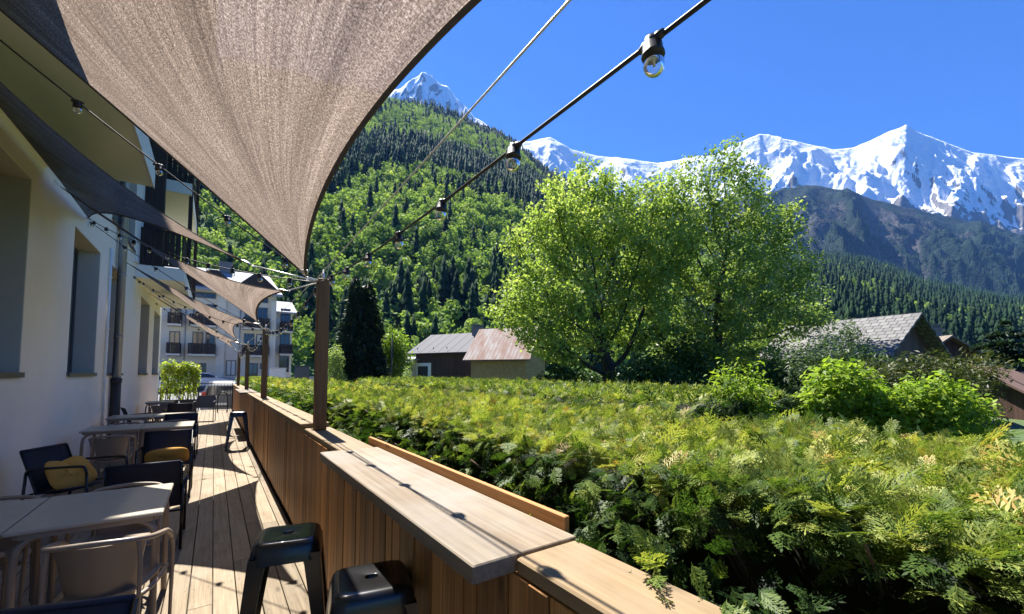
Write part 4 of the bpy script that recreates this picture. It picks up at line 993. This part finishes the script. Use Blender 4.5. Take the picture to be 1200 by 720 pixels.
def rockmask(P, T, rib):
    g = np.gradient(P[:,:,2], axis=1); w = fbm(P[:,:,0]*.006+3, P[:,:,1]*.006, 5, 44, True); w2 = fbm(P[:,:,0]*.0015, P[:,:,1]*.0015, 3, 41)
    return {'rock': np.clip((.46-rib)*3.2+(w-.6)*2.2+(w2-.5)*2.4+np.clip(.35-T,0,1)*1.2-.1, 0, 1).ravel()}
MX = [600,800,900,945,985,1010,1060,1100,1150,1200,1300,1700]; MY = [290,250,226,218,224,230,243,252,264,280,300,330]
midP, midT, midX = terrain('wooded_mountain', MX, MY, (2150,2150), (1000,1000), 20, (560,1700,420), 150, .95, 150, .0042, 23, True, mat=MAT['midrock'], crest_amp=.10, col=rockmask, spur=170, sfreq=.022)
def snowmask(y_line):
    def f(P, T, rib):
        gy_ = np.gradient(P[:,:,2], axis=0); gx_ = np.gradient(P[:,:,2], axis=1)
        dy = np.linalg.norm(np.gradient(P[:,:,:2], axis=0), axis=2)+1e-6; dx = np.linalg.norm(np.gradient(P[:,:,:2], axis=1), axis=2)+1e-6
        sl = np.hypot(gy_/dy, gx_/dx*1.4); w = fbm(P[:,:,0]*.004, P[:,:,1]*.004, 5, 71)
        d = P-CAM; dep = d@FW; ypx = Y0-F_PX*(d@UP)/dep          # apparent height only to place the snow line of this slope
        h = P[:,:,2]; s = 1.49-.40*sl+(w-.5)*1.3-(rib-.60)*1.15+(h-y_line)/520.
        return {'snow': np.clip(s, -.5, 1.4).ravel()}
    return f
SX = [420,520,590,620,645,670,700,770,830,890,925,975,1000,1030,1050,1062,1075,1090,1105,1140,1200,1300,1700]; SY = [190,180,166,166,161,176,183,191,184,157,164,176,173,161,153,147,155,160,166,179,186,192,230]
snowP, _, _ = terrain('snow_mountain', SX, SY, (3500,3500), (2250,2250), 420, (380,1700,700), 220, 1.0, 300, .0026, 31, True, mat=MAT['snow'], crest_amp=.05, col=snowmask(1150), spur=100, sfreq=.03)
AX = [300,440,470,484,497,506,516,524,534,545,556,566,600,680]; AY = [180,118,104,94,85,89,99,101,115,124,138,143,172,215]
terrain('rock_needle_peak', AX, AY, (3300,3300), (2500,2500), 700, (330,680,260), 150, 1.0, 330, .0045, 37, True, mat=MAT['snow'], crest_amp=.05, col=snowmask(1900), spur=160, sfreq=.06)
# ================================================================== forests (seen as one mass each)
def conifer_tpl(seed, tiers=6, k=6):
    r = np.random.default_rng(seed); V, Fq = [], []
    for i in range(tiers):
        t0 = .08+.9*i/tiers; t1 = min(1.0, t0+.9/tiers*1.7); rr = .19*(1-t0)**.9+.015; o = len(V); V.append((r.normal()*.008, r.normal()*.008, t1))
        for j in range(2*k):
            w = math.pi*j/k+i; q = rr*(1.1 if j % 2 == 0 else .55)*r.uniform(.75,1.2); V.append((q*math.cos(w), q*math.sin(w), t0-.03*(j % 2 == 0)+r.normal()*.008))
        for j in range(k): Fq.append((o, o+1+2*j, o+2+2*j, o+1+(2*j+2) % (2*k)))
    return np.array(V), np.array(Fq)
def broad_tpl(seed, nleaf=64):
    r = np.random.default_rng(seed); lobes = [(r.normal()*.13, r.normal()*.13, r.uniform(.38,.78), r.uniform(.14,.22)) for _ in range(5)]
    V, Fq = [], []
    for i in range(nleaf):
        l = lobes[i % 5]; d = r.normal(size=3); d /= np.linalg.norm(d); p = np.array(l[:3])+d*l[3]*np.array([1,1,1.1])*r.uniform(.75,1.08)
        n_ = d+r.normal(size=3)*.5+np.array([0,0,.3]); n_ /= np.linalg.norm(n_); a = np.cross(n_, r.normal(size=3)); a /= np.linalg.norm(a); b = np.cross(n_, a); s = r.uniform(.05,.10); o = len(V)
        V += [p-a*s, p+b*s*.8, p+a*s, p-b*s*.8]; Fq.append((o,o+1,o+2,o+3))
    o = len(V); V += [(-.012,0,0),(.012,0,0),(.008,0,.5),(-.008,0,.5)]; Fq.append((o,o+1,o+2,o+3))
    return np.array(V), np.array(Fq)
CT = [conifer_tpl(i) for i in range(5)]; CTL = [conifer_tpl(i+9, 4, 4) for i in range(4)]; BT = [broad_tpl(i, 84) for i in range(6)]; BTL = [broad_tpl(i+30, 40) for i in range(5)]
def plant_forest(name, label, P, tv, n, mix, hC, hB, seed, near, split=420, power=1.0, gap=0.0):
    r = np.random.default_rng(seed); a, b = P.shape[:2]; na = int((np.array(tv) <= 1.02).sum())
    u = r.random(n)**power*(na-1.001); v = r.random(n)*(b-1.001); i = u.astype(int); j = v.astype(int); fu = (u-i)[:,None]; fv = (v-j)[:,None]
    Q = (P[i,j]*(1-fu)+P[i+1,j]*fu)*(1-fv)+(P[i,j+1]*(1-fu)+P[i+1,j+1]*fu)*fv
    dep = (Q-CAM)@FW; tt = u/(na-1); con = mix(Q, tt, r); keep = fbm(Q[:,0]*.02, Q[:,1]*.02, 3, 99) > gap
    out = []
    for is_con, tn, tf, h in ((True, CT, CTL, hC), (False, BT, BTL, hB)):
        for nr in (True, False):
            mk = (con == is_con) & ((dep < split) == nr) & keep; k = mk.sum()
            if not k: continue
            S = h*r.uniform(.6,1.2,k); w = r.uniform(0,2*math.pi,k); Dr = np.stack([np.cos(w), np.sin(w), np.zeros(k)],1)
            # templates have z up: scatter() maps y to D and z to the facing normal
            tone = (.20 if is_con else .62)+r.normal(size=k)*(.05 if is_con else .10)+(0 if is_con else .34*(fbm(Q[mk][:,0]*.015, Q[mk][:,1]*.015, 3, 55)-.5))
            out.append(scatter(tn if nr else tf, Q[mk]-np.array([0,0,.3]), Dr, np.array([[0,0,1.0]]), S, tone, .03))
    V, Fq, R = merge(out); o = npmesh(name, V, Fq, MAT['forest'], None, True, R); tag(o, label, 'forest', None, 'stuff'); return o
MAT['forest'] = leafmat('forest leaves', [(0, (.008,.022,.014)), (.22, (.022,.050,.024)), (.38, (.04,.085,.03)), (.5, (.15,.23,.06)), (.66, (.24,.34,.085)), (1, (.42,.49,.15))], .35, .7, .05)
def mix_hill(Q, t, r):
    w = fbm(Q[:,0]*.007, Q[:,1]*.007+Q[:,2]*.003, 4, 61); w2 = fbm(Q[:,0]*.03, Q[:,1]*.03, 2, 62)
    p = np.clip((w-.50)*6+(w2-.5)*1.6+.41+.75*np.clip((t-.72)/.25,0,1)-.55*np.clip((.16-t)/.14,0,1), .04, .97); return r.random(len(Q)) < p
plant_forest('hillside_forest', 'steep hillside wood of light green broadleaf trees and dark conifers', hillP, hillT, 42000, mix_hill, 19, 10.5, 5, True, power=.72)
def mix_val(Q, t, r): w = fbm(Q[:,0]*.01, Q[:,1]*.01, 3, 63); return r.random(len(Q)) < np.clip(.86+(w-.5)*1.6, .35, .99)
plant_forest('valley_forest', 'dark conifer wood on the low valley slope below the mountains', valP, valT, 9000, mix_val, 17, 11, 6, True, split=380, power=.75)
def mix_all(Q, t, r): return np.ones(len(Q), bool)
lo = int((np.array(midT) <= .86).sum()); plant_forest('mountain_forest', 'sparse dark conifers on the rocky wooded mountain', midP[:lo], midT[:lo], 9000, mix_all, 20, 12, 9, False, split=10, gap=.46)
# ================================================================== houses
def gable_house(name, label, base, rz, w, l, eave, ridge, over, wallmat, roofmat, low=None, lowh=0, chim=None, extra=None):
    """local x across the gable, y along the ridge"""
    t = thing(name, label, 'house' if 'shed' not in name else 'shed', base, rz)
    m = MB(); z0 = lowh
    poly = [(-w/2,z0),(w/2,z0),(w/2,eave),(0,ridge-.05),(-w/2,eave)]
    vs = [(x,-l/2,z) for x, z in poly]+[(x,l/2,z) for x, z in poly]; k = 5
    m.add(vs, [(0,1,2,3,4), (9,8,7,6,5)]+[(i,i+5,(i+1)%5+5,(i+1)%5) for i in (0,1,4)], .5); build('wall', m, wallmat, t, False)
    if lowh: m = MB(); m.box((-w/2+.02,-l/2+.02,-1.5), (w/2-.02,l/2-.02,lowh-.003)); build('plinth', m, low, t, False)
    me = bpy.data.meshes.new('roof'); V, Fq, UV = [], [], []
    sl = (ridge-eave)/(w/2); e = w/2+over
    for s in (-1,1):
        o = len(V); za = ridge+.06; zb_ = ridge-sl*e+.06
        for dz in (0,-.12): V += [(0,-l/2-over,za+dz),(s*e,-l/2-over,zb_+dz),(s*e,l/2+over,zb_+dz),(0,l/2+over,za+dz)]
        q = [(0,1,2,3),(7,6,5,4),(0,4,5,1),(1,5,6,2),(2,6,7,3)]; Fq += [tuple(o+i for i in f) for f in q]
        L = l+2*over; H = math.hypot(e, sl*e); uvq = {0:(0,H),1:(0,0),2:(L,0),3:(L,H)}; UV += [[uvq[i % 4] for i in f] for f in q]
    me.from_pydata(V, [], Fq); ul = me.uv_layers.new(name='UVMap'); ul.data.foreach_set('uv', [c*.11 for f in UV for p in f for c in p]); me.update()
    rf = fin('roof', me, roofmat, t, False)
    if chim:
        m = MB(); cx, cy, cz, cw = chim; m.box((cx-cw,cy-cw,cz-1.2), (cx+cw,cy+cw,cz+.55)); m.box((cx-cw-.1,cy-cw-.1,cz+.55), (cx+cw+.1,cy+cw+.1,cz+.66)); m.box((cx-cw+.05,cy-cw+.05,cz+.661), (cx+cw-.05,cy+cw-.05,cz+.85)); m.box((cx-cw-.12,cy-cw-.12,cz+.851), (cx+cw+.12,cy+cw+.12,cz+.92)); build('chimney', m, MAT['chimney'], rf, False)
    if extra: extra(t)
    return t
def rzp(x0, d0, x1, d1):
    a, b = GP(x0,d0,0), GP(x1,d1,0); v = b-a; return math.atan2(v[1], v[0]), np.linalg.norm(v), (a+b)/2
# tan shed: its long eave wall from px 550 to 620, gable end on the right
ang, L, mid = rzp(552, 37, 616, 35.2); nrm = np.array([-math.sin(ang), math.cos(ang), 0]); W = 5.6
gable_house('garden_shed', 'tan boarded shed with a rusty sheet roof', (*(mid+nrm*W/2)[:2], -.5), ang-math.pi/2, W, L, 3.65, 6.15, .55, MAT['shedboard'], MAT['rustroof'])
def chalet_extra(t):
    m = MB(); x = 3.43
    m.box((x-.02, -4.4, 1.35), (x+.05, -1.9, 3.2)); w = build('garage_front', m, MAT['fascia'], t, False)
    m = MB(); m.box((x+.051, -3.7, 1.75), (x+.08, -2.3, 2.85)); p = build('window', m, MAT['glass'], t, False)
    m = MB()
    for k in range(6): m.box((x+.081, -3.62+k*.24, 1.78), (x+.10, -3.58+k*.24, 2.82))
    build('window_bars', m, MAT['black'], p, False)
    m = MB()
    for z in (2.0, 2.5): m.box((x+.86, .6, z), (x+.9, 3.0, z+.06))
    for k in range(5): m.box((x+.86, .6+k*.58, 1.3), (x+.9, .66+k*.58, 2.5))
    m.box((x+.02, .5, 1.2), (x+.95, 3.1, 1.3)); build('porch_railing', m, MAT['darktimber'], t, False)
    m = MB()
    for y in (-3.6, -1.4, .4): m.box((3.7, y, 4.66), (3.76, y+.07, 4.84))
    build('snow_guards', m, MAT['black'], t, False)
ang, L, mid = rzp(487, 47, 560, 43); nrm = np.array([-math.sin(ang), math.cos(ang), 0])
gable_house('dark_chalet', 'dark timber chalet with a plain grey roof and chimney, left of the tan shed', (*(mid+nrm*3.4)[:2], -.5), ang-math.pi/2, 6.8, L, 4.6, 6.55, .75, MAT['chalet'], MAT['plainroof'], MAT['slab'], 1.25, (.25, 1.9, 6.5, .42), chalet_extra)
a = GP(476, 49, 0)
gable_house('white_annex', 'low white annex with a shallow grey roof at the left end of the dark chalet', (*a[:2], -.3), ang-math.pi/2, 5, 5, 3.0, 3.7, .4, MAT['apt'], MAT['aptroof'])
# grey sheet roof chalet on the right: ridge runs away to the left, gable towards the right
g = GP(1066, 21, 0); far_ = GP(936, 25.6, 0); v = far_-g; ang = math.atan2(v[1], v[0]); c = (g+far_)/2; L = np.linalg.norm(v)
gable_house('timber_chalet', 'timber chalet with a patterned grey sheet metal roof behind the willow shrub', (*c[:2], -1.2), ang-math.pi/2, 5.4, L, 3.9, 5.65, .6, MAT['chalet'], MAT['greyroof'])
g = GP(1112, 28, 0); far_ = GP(1055, 32.5, 0); v = far_-g; ang = math.atan2(v[1], v[0]); c = (g+far_)/2; L = np.linalg.norm(v)
gable_house('tan_roof_chalet', 'smaller chalet with a tan seamed roof and dark chimney, right of the patterned grey roof', (*c[:2], -1.2), ang-math.pi/2, 4.6, L, 3.5, 5.2, .5, MAT['chalet'], MAT['tanroof'], chim=(.1, -.8, 5.2, .4))
g = GP(1168, 23, 0); far_ = GP(1240, 23, 0); v = far_-g; ang = math.atan2(v[1], v[0]); c = (g+far_)/2
gable_house('brown_roof_cabin', 'low cabin with a plain brown roof at the right edge', (*c[:2], -2.2), ang-math.pi/2, 5.0, np.linalg.norm(v)+1.6, 2.7, 4.1, .5, MAT['chalet'], MAT['brownroof'])
# ================================================================== apartment building at the end of the street
AY_ = 50.0; apt = thing('apartment_building', 'pale apartment block with grey roof, dark gables and balconies across the parking street', 'building', (1, AY_+6, .6))
zA = .4; X0, X1 = -10.0, 5.05
m = MB(); m.box((X0, AY_, zA), (X1, AY_+12, 9.6)); m.box((X1+.002, AY_+1.2, zA), (6.75, AY_+11, 8.05)); build('wall', m, MAT['apt'], apt)
m = MB(); m.box((.05,AY_-.35,zA), (.75,AY_-.002,9.0)); m.box((4.55,AY_-.35,zA), (5.05,AY_-.002,9.0)); build('pier', m, MAT['apt'], apt)
rf = MB(); z0, z1 = 9.35, 12.3
rf.add([(X0-.5,AY_-1.1,z0),(X1+.45,AY_-1.1,z0),(X1-.4,AY_+4.5,z1),(X0,AY_+4.5,z1),(X0-.5,AY_-1.1,z0+.25),(X1+.45,AY_-1.1,z0+.25),(X1-.4,AY_+4.5,z1+.25),(X0,AY_+4.5,z1+.25)], [(0,3,2,1),(4,5,6,7),(0,1,5,4),(1,2,6,5),(2,3,7,6),(3,0,4,7)], .5)
rf.add([(X1-.4,AY_+4.5,z1),(X0,AY_+4.5,z1),(X0-.5,AY_+12.5,z0),(X1+.45,AY_+12.5,z0),(X1-.4,AY_+4.5,z1+.25),(X0,AY_+4.5,z1+.25),(X0-.5,AY_+12.5,z0+.25),(X1+.45,AY_+12.5,z0+.25)], [(0,1,2,3),(7,6,5,4),(0,3,7,4)], .5)
rf.add([(5.1,AY_+.7,7.9),(7.15,AY_+.7,7.9),(7.15,AY_+5,9.6),(5.1,AY_+5,9.6),(5.1,AY_+.7,8.1),(7.15,AY_+.7,8.1),(7.15,AY_+5,9.8),(5.1,AY_+5,9.8)], [(0,3,2,1),(4,5,6,7),(0,1,5,4),(1,2,6,5),(2,3,7,6),(3,0,4,7)], .5)
rfo = build('roof', rf, MAT['aptroof'], apt)
def dormer(xc, hw):
    m = MB(); y = AY_-.75; m.add([(xc-hw,y,9.75),(xc+hw,y,9.75),(xc+hw,y,10.15),(xc+.35,y,11.45),(xc-.35,y,11.45),(xc-hw,y,10.15)]+[(p[0],AY_+3.2,p[1]) for p in ((xc-hw,9.75),(xc+hw,9.75),(xc+hw,10.15),(xc+.35,11.45),(xc-.35,11.45),(xc-hw,10.15))], [(0,1,2,3,4,5)]+[(i,i+6,(i+1)%6+6,(i+1)%6) for i in range(6)], .5)
    build('gable', m, MAT['darktimber'], rfo)
dormer(-.35, 1.85); dormer(3.25, 1.75); dormer(-5.2, 1.9)
m = MB(); m.box((.1,AY_+3.6,11.5), (1.15,AY_+4.6,13.15)); m.box((0,AY_+3.5,13.151), (1.25,AY_+4.7,13.3)); build('chimney', m, MAT['chimney'], rfo)
def awin(x0, x1, z0, z1, y=AY_, blind=0.0):
    f = MB(); f.box((x0,y-.06,z0), (x0+.09,y-.002,z1)); f.box((x1-.09,y-.06,z0), (x1,y-.002,z1)); f.box((x0+.09,y-.059,z1-.09), (x1-.09,y-.003,z1)); f.box((x0+.09,y-.059,z0), (x1-.09,y-.003,z0+.08)); f.box(((x0+x1)/2-.04,y-.058,z0+.08), ((x0+x1)/2+.04,y-.004,z1-.09))
    w = build('window', f, MAT['sill'], apt); g_ = MB(); g_.box((x0+.05,y-.035,z0+.04), (x1-.05,y-.004,z1-.04)); build('pane', g_, MAT['glass'], w)
    if blind: b_ = MB(); b_.box((x0+.1,y-.045,z1-(z1-z0)*blind), (x1-.1,y-.036,z1-.09)); build('blind', b_, MAT['curtain'], w)
def abalc(x0, x1, z, y=AY_):
    b = MB(); b.box((x0,y-1.25,z-.16), (x1,y-.002,z)); s = build('balcony', b, MAT['apt'], apt)
    b = MB(); x = x0+.02
    while x < x1-.1: b.box((x,y-1.23,z+.06), (x+.13,y-1.19,z+.92)); x += .16
    b.box((x0,y-1.26,z+.92), (x1,y-1.17,z+1.0)); b.box((x0,y-1.16,z+.06), (x0+.05,y-.01,z+.95)); b.box((x1-.05,y-1.16,z+.06), (x1,y-.01,z+.95)); build('balcony_railing', b, MAT['darktimber'], s)
for k, z in enumerate((3.35, 6.05)):
    abalc(-2.05, .0, z); awin(-1.8, -.95, z+.05, z+2.15, blind=.4*(k==1)); awin(-.8, .0-.05, z+.05, z+2.15)
    abalc(2.15, 4.4, z); awin(2.3, 3.2, z+.05, z+2.2); awin(3.35, 4.3, z+.05, z+2.2, blind=.8*(k==0))
    abalc(-3.6, -2.6, z); awin(-3.5, -2.7, z+.05, z+2.1); abalc(-7.6,-5.2,z); awin(-7.2,-5.6,z+.05,z+2.1)
awin(2.3, 4.3, 8.75, 9.3)
awin(-1.8,-.1,8.75,9.3)
awin(-3.2,-2.5,1.1,2.6, blind=.0); awin(-1.55,-.65,1.5,2.55); awin(.35+.55,1.75,1.35,2.85, blind=.95); awin(2.75,3.6,1.2,2.6); awin(3.75,4.45,2.0,2.6)
for z in (1.7, 4.2, 6.6): awin(5.6, 6.55, z, z+1.9, AY_+1.2); 
for z in (3.6, 6.0): abalc(5.55, 6.7, z, AY_+1.2)
m = MB(); m.tube([(-2.35,AY_-.08,zA),(-2.35,AY_-.08,9.3)], .05, 6); m.tube([(1.95,AY_-.08,zA),(1.95,AY_-.08,9.3)], .05, 6); build('rain_pipe', m, MAT['pipe'], apt)
# ================================================================== cars, poles, small things in the street
def car(label, loc, rz, body, van=False):
    t = thing('parked_car', label, 'car', loc, rz, 'cars parked in the street')
    if van: prof = [(-2.0,.35),(-2.05,.75),(-1.98,1.05),(-1.72,1.62),(-1.3,1.80),(.3,1.80),(.85,1.68),(1.35,1.12),(1.95,.98),(2.1,.7),(2.08,.35)]; W_ = .88; wl = 1.05
    else: prof = [(-2.15,.35),(-2.2,.72),(-2.05,.98),(-1.6,1.03),(-.95,1.40),(-.2,1.46),(.45,1.38),(1.15,.98),(1.9,.85),(2.15,.65),(2.12,.32)]; W_ = .86; wl = .98
    rows = []
    for x, k in ((-W_,.0),(-W_,.04),(-W_*.6,.10),(0,.115),(W_*.6,.10),(W_,.04),(W_,0)):
        r = []
        for a, z in prof:
            tum = 1-.20*max(0,(z-wl))/.5 if z > wl else 1
            r.append((a+(-.12*(abs(x)/W_)**3 if a > 1.5 else .06*(abs(x)/W_)**3 if a < -1.9 else 0), x*tum, z-(0 if k else .0)+(.03 if 0<k and z>1.2 else 0)))
        rows.append(r)
    m = MB(); m.grid(np.array(rows)); n_ = len(prof)
    for r in (rows[0], rows[-1]): m.add(r, [tuple(range(n_))], .5)
    build('body', m, body, t, False)
    m = MB()
    top = [p for p in prof if p[1] > wl-.01]
    for s in (-1,1):
        inner = [(a*.93+.0, s*(W_*(1-.20*max(0,z-wl)/.5)+.012), wl+.04+(z-wl)*.82) for a, z in top]
        m.add(inner, [tuple(range(len(inner)))], .5)
    build('side_windows', m, MAT['glass'], t, False)
    def screen(i, j, nm, ins=.1):
        (a0,z0),(a1,z1) = prof[i], prof[j]; d = np.array([z1-z0, -(a1-a0)]); d = d/np.linalg.norm(d); d = d if d[1] > 0 else -d
        q = []
        for f, sg in ((.12,-1),(.12,1),(.9,1),(.9,-1)):
            a = a0+(a1-a0)*f+d[0]*.05; z = z0+(z1-z0)*f+d[1]*.05; w = W_*(1-.20*max(0,z-wl)/.5)-.10; q.append((a, sg*w, z))
        mm = MB(); mm.add(q, [(0,1,2,3)], .5); build(nm, mm, MAT['glass'], t, False)
    screen(2, 3 if van else 4, 'rear_window') if van else screen(3, 4, 'rear_window')
    screen(7, 6, 'windscreen')
    for sx in (-1.3, 1.3):
        for s in (-1,1):
            m = MB(); m.lathe([(.16,-.1),(.31,-.1),(.325,-.06),(.325,.06),(.31,.1),(.16,.1)], 20, (sx, s*(W_-.06), .325), (0,1,0)); w = build('wheel', m, MAT['tyre'], t, False)
            m = MB(); m.lathe([(.02,-.085),(.19,-.105),(.19,.105),(.02,.085)], 14, (sx, s*(W_-.06), .325), (0,1,0)); build('rim', m, MAT['wire'], w, False)
    for s in (-1,1):
        m = MB(); a, z = prof[1]; z2 = 1.0 if van else .78; m.box((a-.03, s*(W_-.14)-.09, z2-.1), (a+.14, s*(W_-.14)+.09, z2+(.3 if van else .08))); build('tail_lamp', m, MAT['red'], t, False)
        m = MB(); m.box((1.85, s*(W_-.2)-.15, .62), (2.11, s*(W_-.2)+.12, .76)); build('headlight', m, MAT['curtain'], t, False)
        m = MB(); m.box((.85, s*(W_+.1)-.09, wl+.02), (.98, s*(W_+.1)+.07, wl+.17)); build('mirror', m, body, t, False)
    m = MB(); m.box((prof[1][0]-.04,-.26,.62), (prof[1][0]-.005,.26,.73)); build('number_plate', m, MAT['curtain'], t, False)
    return t
def carz(x, y): return float(gz(np.array(float(x)), np.array(float(y))))+.06
car('grey van parked nearest beyond the end fence, seen from behind', (.62, 28.5, carz(.62,28.5)), math.radians(82), MAT['cardark'], True)
car('silver car parked side-on across the street beyond the grey van', (-.9, 45.5, carz(-.9,45.5)), math.radians(8), MAT['carwhite'])
car('silver car parked behind the climbers at the hotel end of the street', (-4.0, 43, carz(-4,43)), math.radians(12), MAT['carwhite'])
def pole(label, base, h, r, mat, lamp=False):
    m = MB(); m.tube([base, np.asarray(base)+np.array([0,0,h])], [r, r*.7], 8); t = thing('street_lamp' if lamp else 'utility_pole', label, 'lamp post' if lamp else 'pole', base); build('pole_shaft', m, mat, t)
    if lamp: m = MB(); p = np.asarray(base)+np.array([0,0,h]); m.lathe([(.05,0),(.24,.1),(.24,.2),(.05,.34)], 10, p); build('lamp_head', m, MAT['curtain'], t)
    else: m = MB(); m.lathe([(r*.9,0),(r*1.1,.02),(r*1.1,.08),(.01,.12)], 8, np.asarray(base)+np.array([0,0,h])); build('pole_cap', m, mat, t)
pole('thin dark utility pole right of the twin-topped conifer', GP(459,32,-.3), 4.7, .07, MAT['black'])
pole('white-headed street lamp behind the dark chalet, nearer its roof', GP(499,56,0), 5.2, .07, MAT['black'], True)
pole('white-headed street lamp behind the dark chalet, left of the other lamp', GP(489,58,0), 5.0, .07, MAT['black'], True)
m = MB(); b = GP(325,38,0); m.box((b[0]-.65,b[1]-.4,-.2), (b[0]+.65,b[1]+.4,2.0), bev=.04); m.box((b[0]-.7,b[1]-.45,2.001), (b[0]+.7,b[1]+.45,2.06)); tag(build('utility_cabinet', m, MAT['curtain'], None, True, tuple(b)), 'white utility cabinet behind the hedge in front of the apartment block', 'cabinet')
m = MB(); b = GP(354,42,0); m.box((b[0]-.6,b[1]-.4,-.2), (b[0]+.6,b[1]+.6,2.25), bev=.03); m.box((b[0]-.66,b[1]-.46,2.251), (b[0]+.66,b[1]+.66,2.33)); tag(build('bin_store', m, MAT['sill'], None, True, tuple(b)), 'dark grey bin store left of the nearest post, behind the hedge', 'shed')
# bicycle stand hoop by the fence
m = MB(); m.tube(smooth_path([(.48,20.9,0),(.48,20.9,.55),(.40,20.9,.78),(.25,20.9,.80),(.16,20.9,.58),(.16,20.9,0)],6), .02, 8); tag(build('bicycle_hoop', m, MAT['black'], None, True, (.3,20.9,0)), 'black bent-tube bicycle hoop by the far end of the railing', 'bike stand')
# ================================================================== haze, light, sky, camera
HAZE = 5.0e-5
hz = MB(); hz.box((-1800,-600,GZ-200), (5200,4700,2150)); hm = bpy.data.materials.new('thin mountain haze'); hm.use_nodes = True; nt = hm.node_tree; nt.nodes.clear()
ho = nt.nodes.new('ShaderNodeOutputMaterial'); pv = nt.nodes.new('ShaderNodeVolumePrincipled'); pv.inputs['Density'].default_value = HAZE; pv.inputs['Color'].default_value = (.18,.42,1,1); pv.inputs['Anisotropy'].default_value = .2; nt.links.new(pv.outputs[0], ho.inputs['Volume'])
if USE_HAZE: tag(build('haze', hz, hm), 'thin blue mountain air', 'haze', None, 'stuff')
sun = bpy.data.lights.new('sun', 'SUN'); sun.energy = SUN; sun.angle = math.radians(.53); sun.color = (1,.95,.87); so = bpy.data.objects.new('sun', sun); COL.objects.link(so)
SE = math.radians(59); SAZ = math.radians(1.8)
sd = Vector((math.sin(SAZ)*math.cos(SE), math.cos(SAZ)*math.cos(SE), math.sin(SE))); so.rotation_euler = (-sd).to_track_quat('-Z','Y').to_euler(); so.location = (0,0,30)
w = bpy.data.worlds.new('World'); SC.world = w; w.use_nodes = True; nt = w.node_tree; bg = nt.nodes['Background']; sk = nt.nodes.new('ShaderNodeTexSky'); sk.sky_type = 'NISHITA'; sk.sun_disc = False
sk.sun_elevation = SE; sk.sun_rotation = SAZ; sk.altitude = 1000; sk.air_density = AIR; sk.dust_density = .1; sk.ozone_density = OZ; mx = nt.nodes.new('ShaderNodeMix'); mx.data_type = 'RGBA'; mx.blend_type = 'MULTIPLY'; mx.inputs[0].default_value = 1; mx.inputs[7].default_value = (*TINT, 1); nt.links.new(sk.outputs[0], mx.inputs[6]); nt.links.new(mx.outputs[2], bg.inputs[0]); bg.inputs[1].default_value = SKY
cd = bpy.data.cameras.new('camera'); co_ = bpy.data.objects.new('camera', cd); COL.objects.link(co_); SC.camera = co_
cd.sensor_width = 36; cd.lens = 36*F_PX/PW; cd.shift_y = (Y0-360)/PW; cd.clip_end = 30000; cd.clip_start = .05
co_.location = CAM; co_.rotation_euler = (math.pi/2+TH, 0, -PSI)
vs = SC.view_settings; vs.view_transform = 'Standard'; vs.look = 'None'; vs.gamma = 1; vs.exposure = EXPO; vs.use_curve_mapping = False
cy = SC.cycles; cy.max_bounces = 10; cy.diffuse_bounces = 8; cy.glossy_bounces = 3; cy.transmission_bounces = 4; cy.transparent_max_bounces = 14; cy.volume_bounces = 0; cy.use_denoising = True; cy.caustics_reflective = False; cy.caustics_refractive = False
cy.sample_clamp_indirect = 8
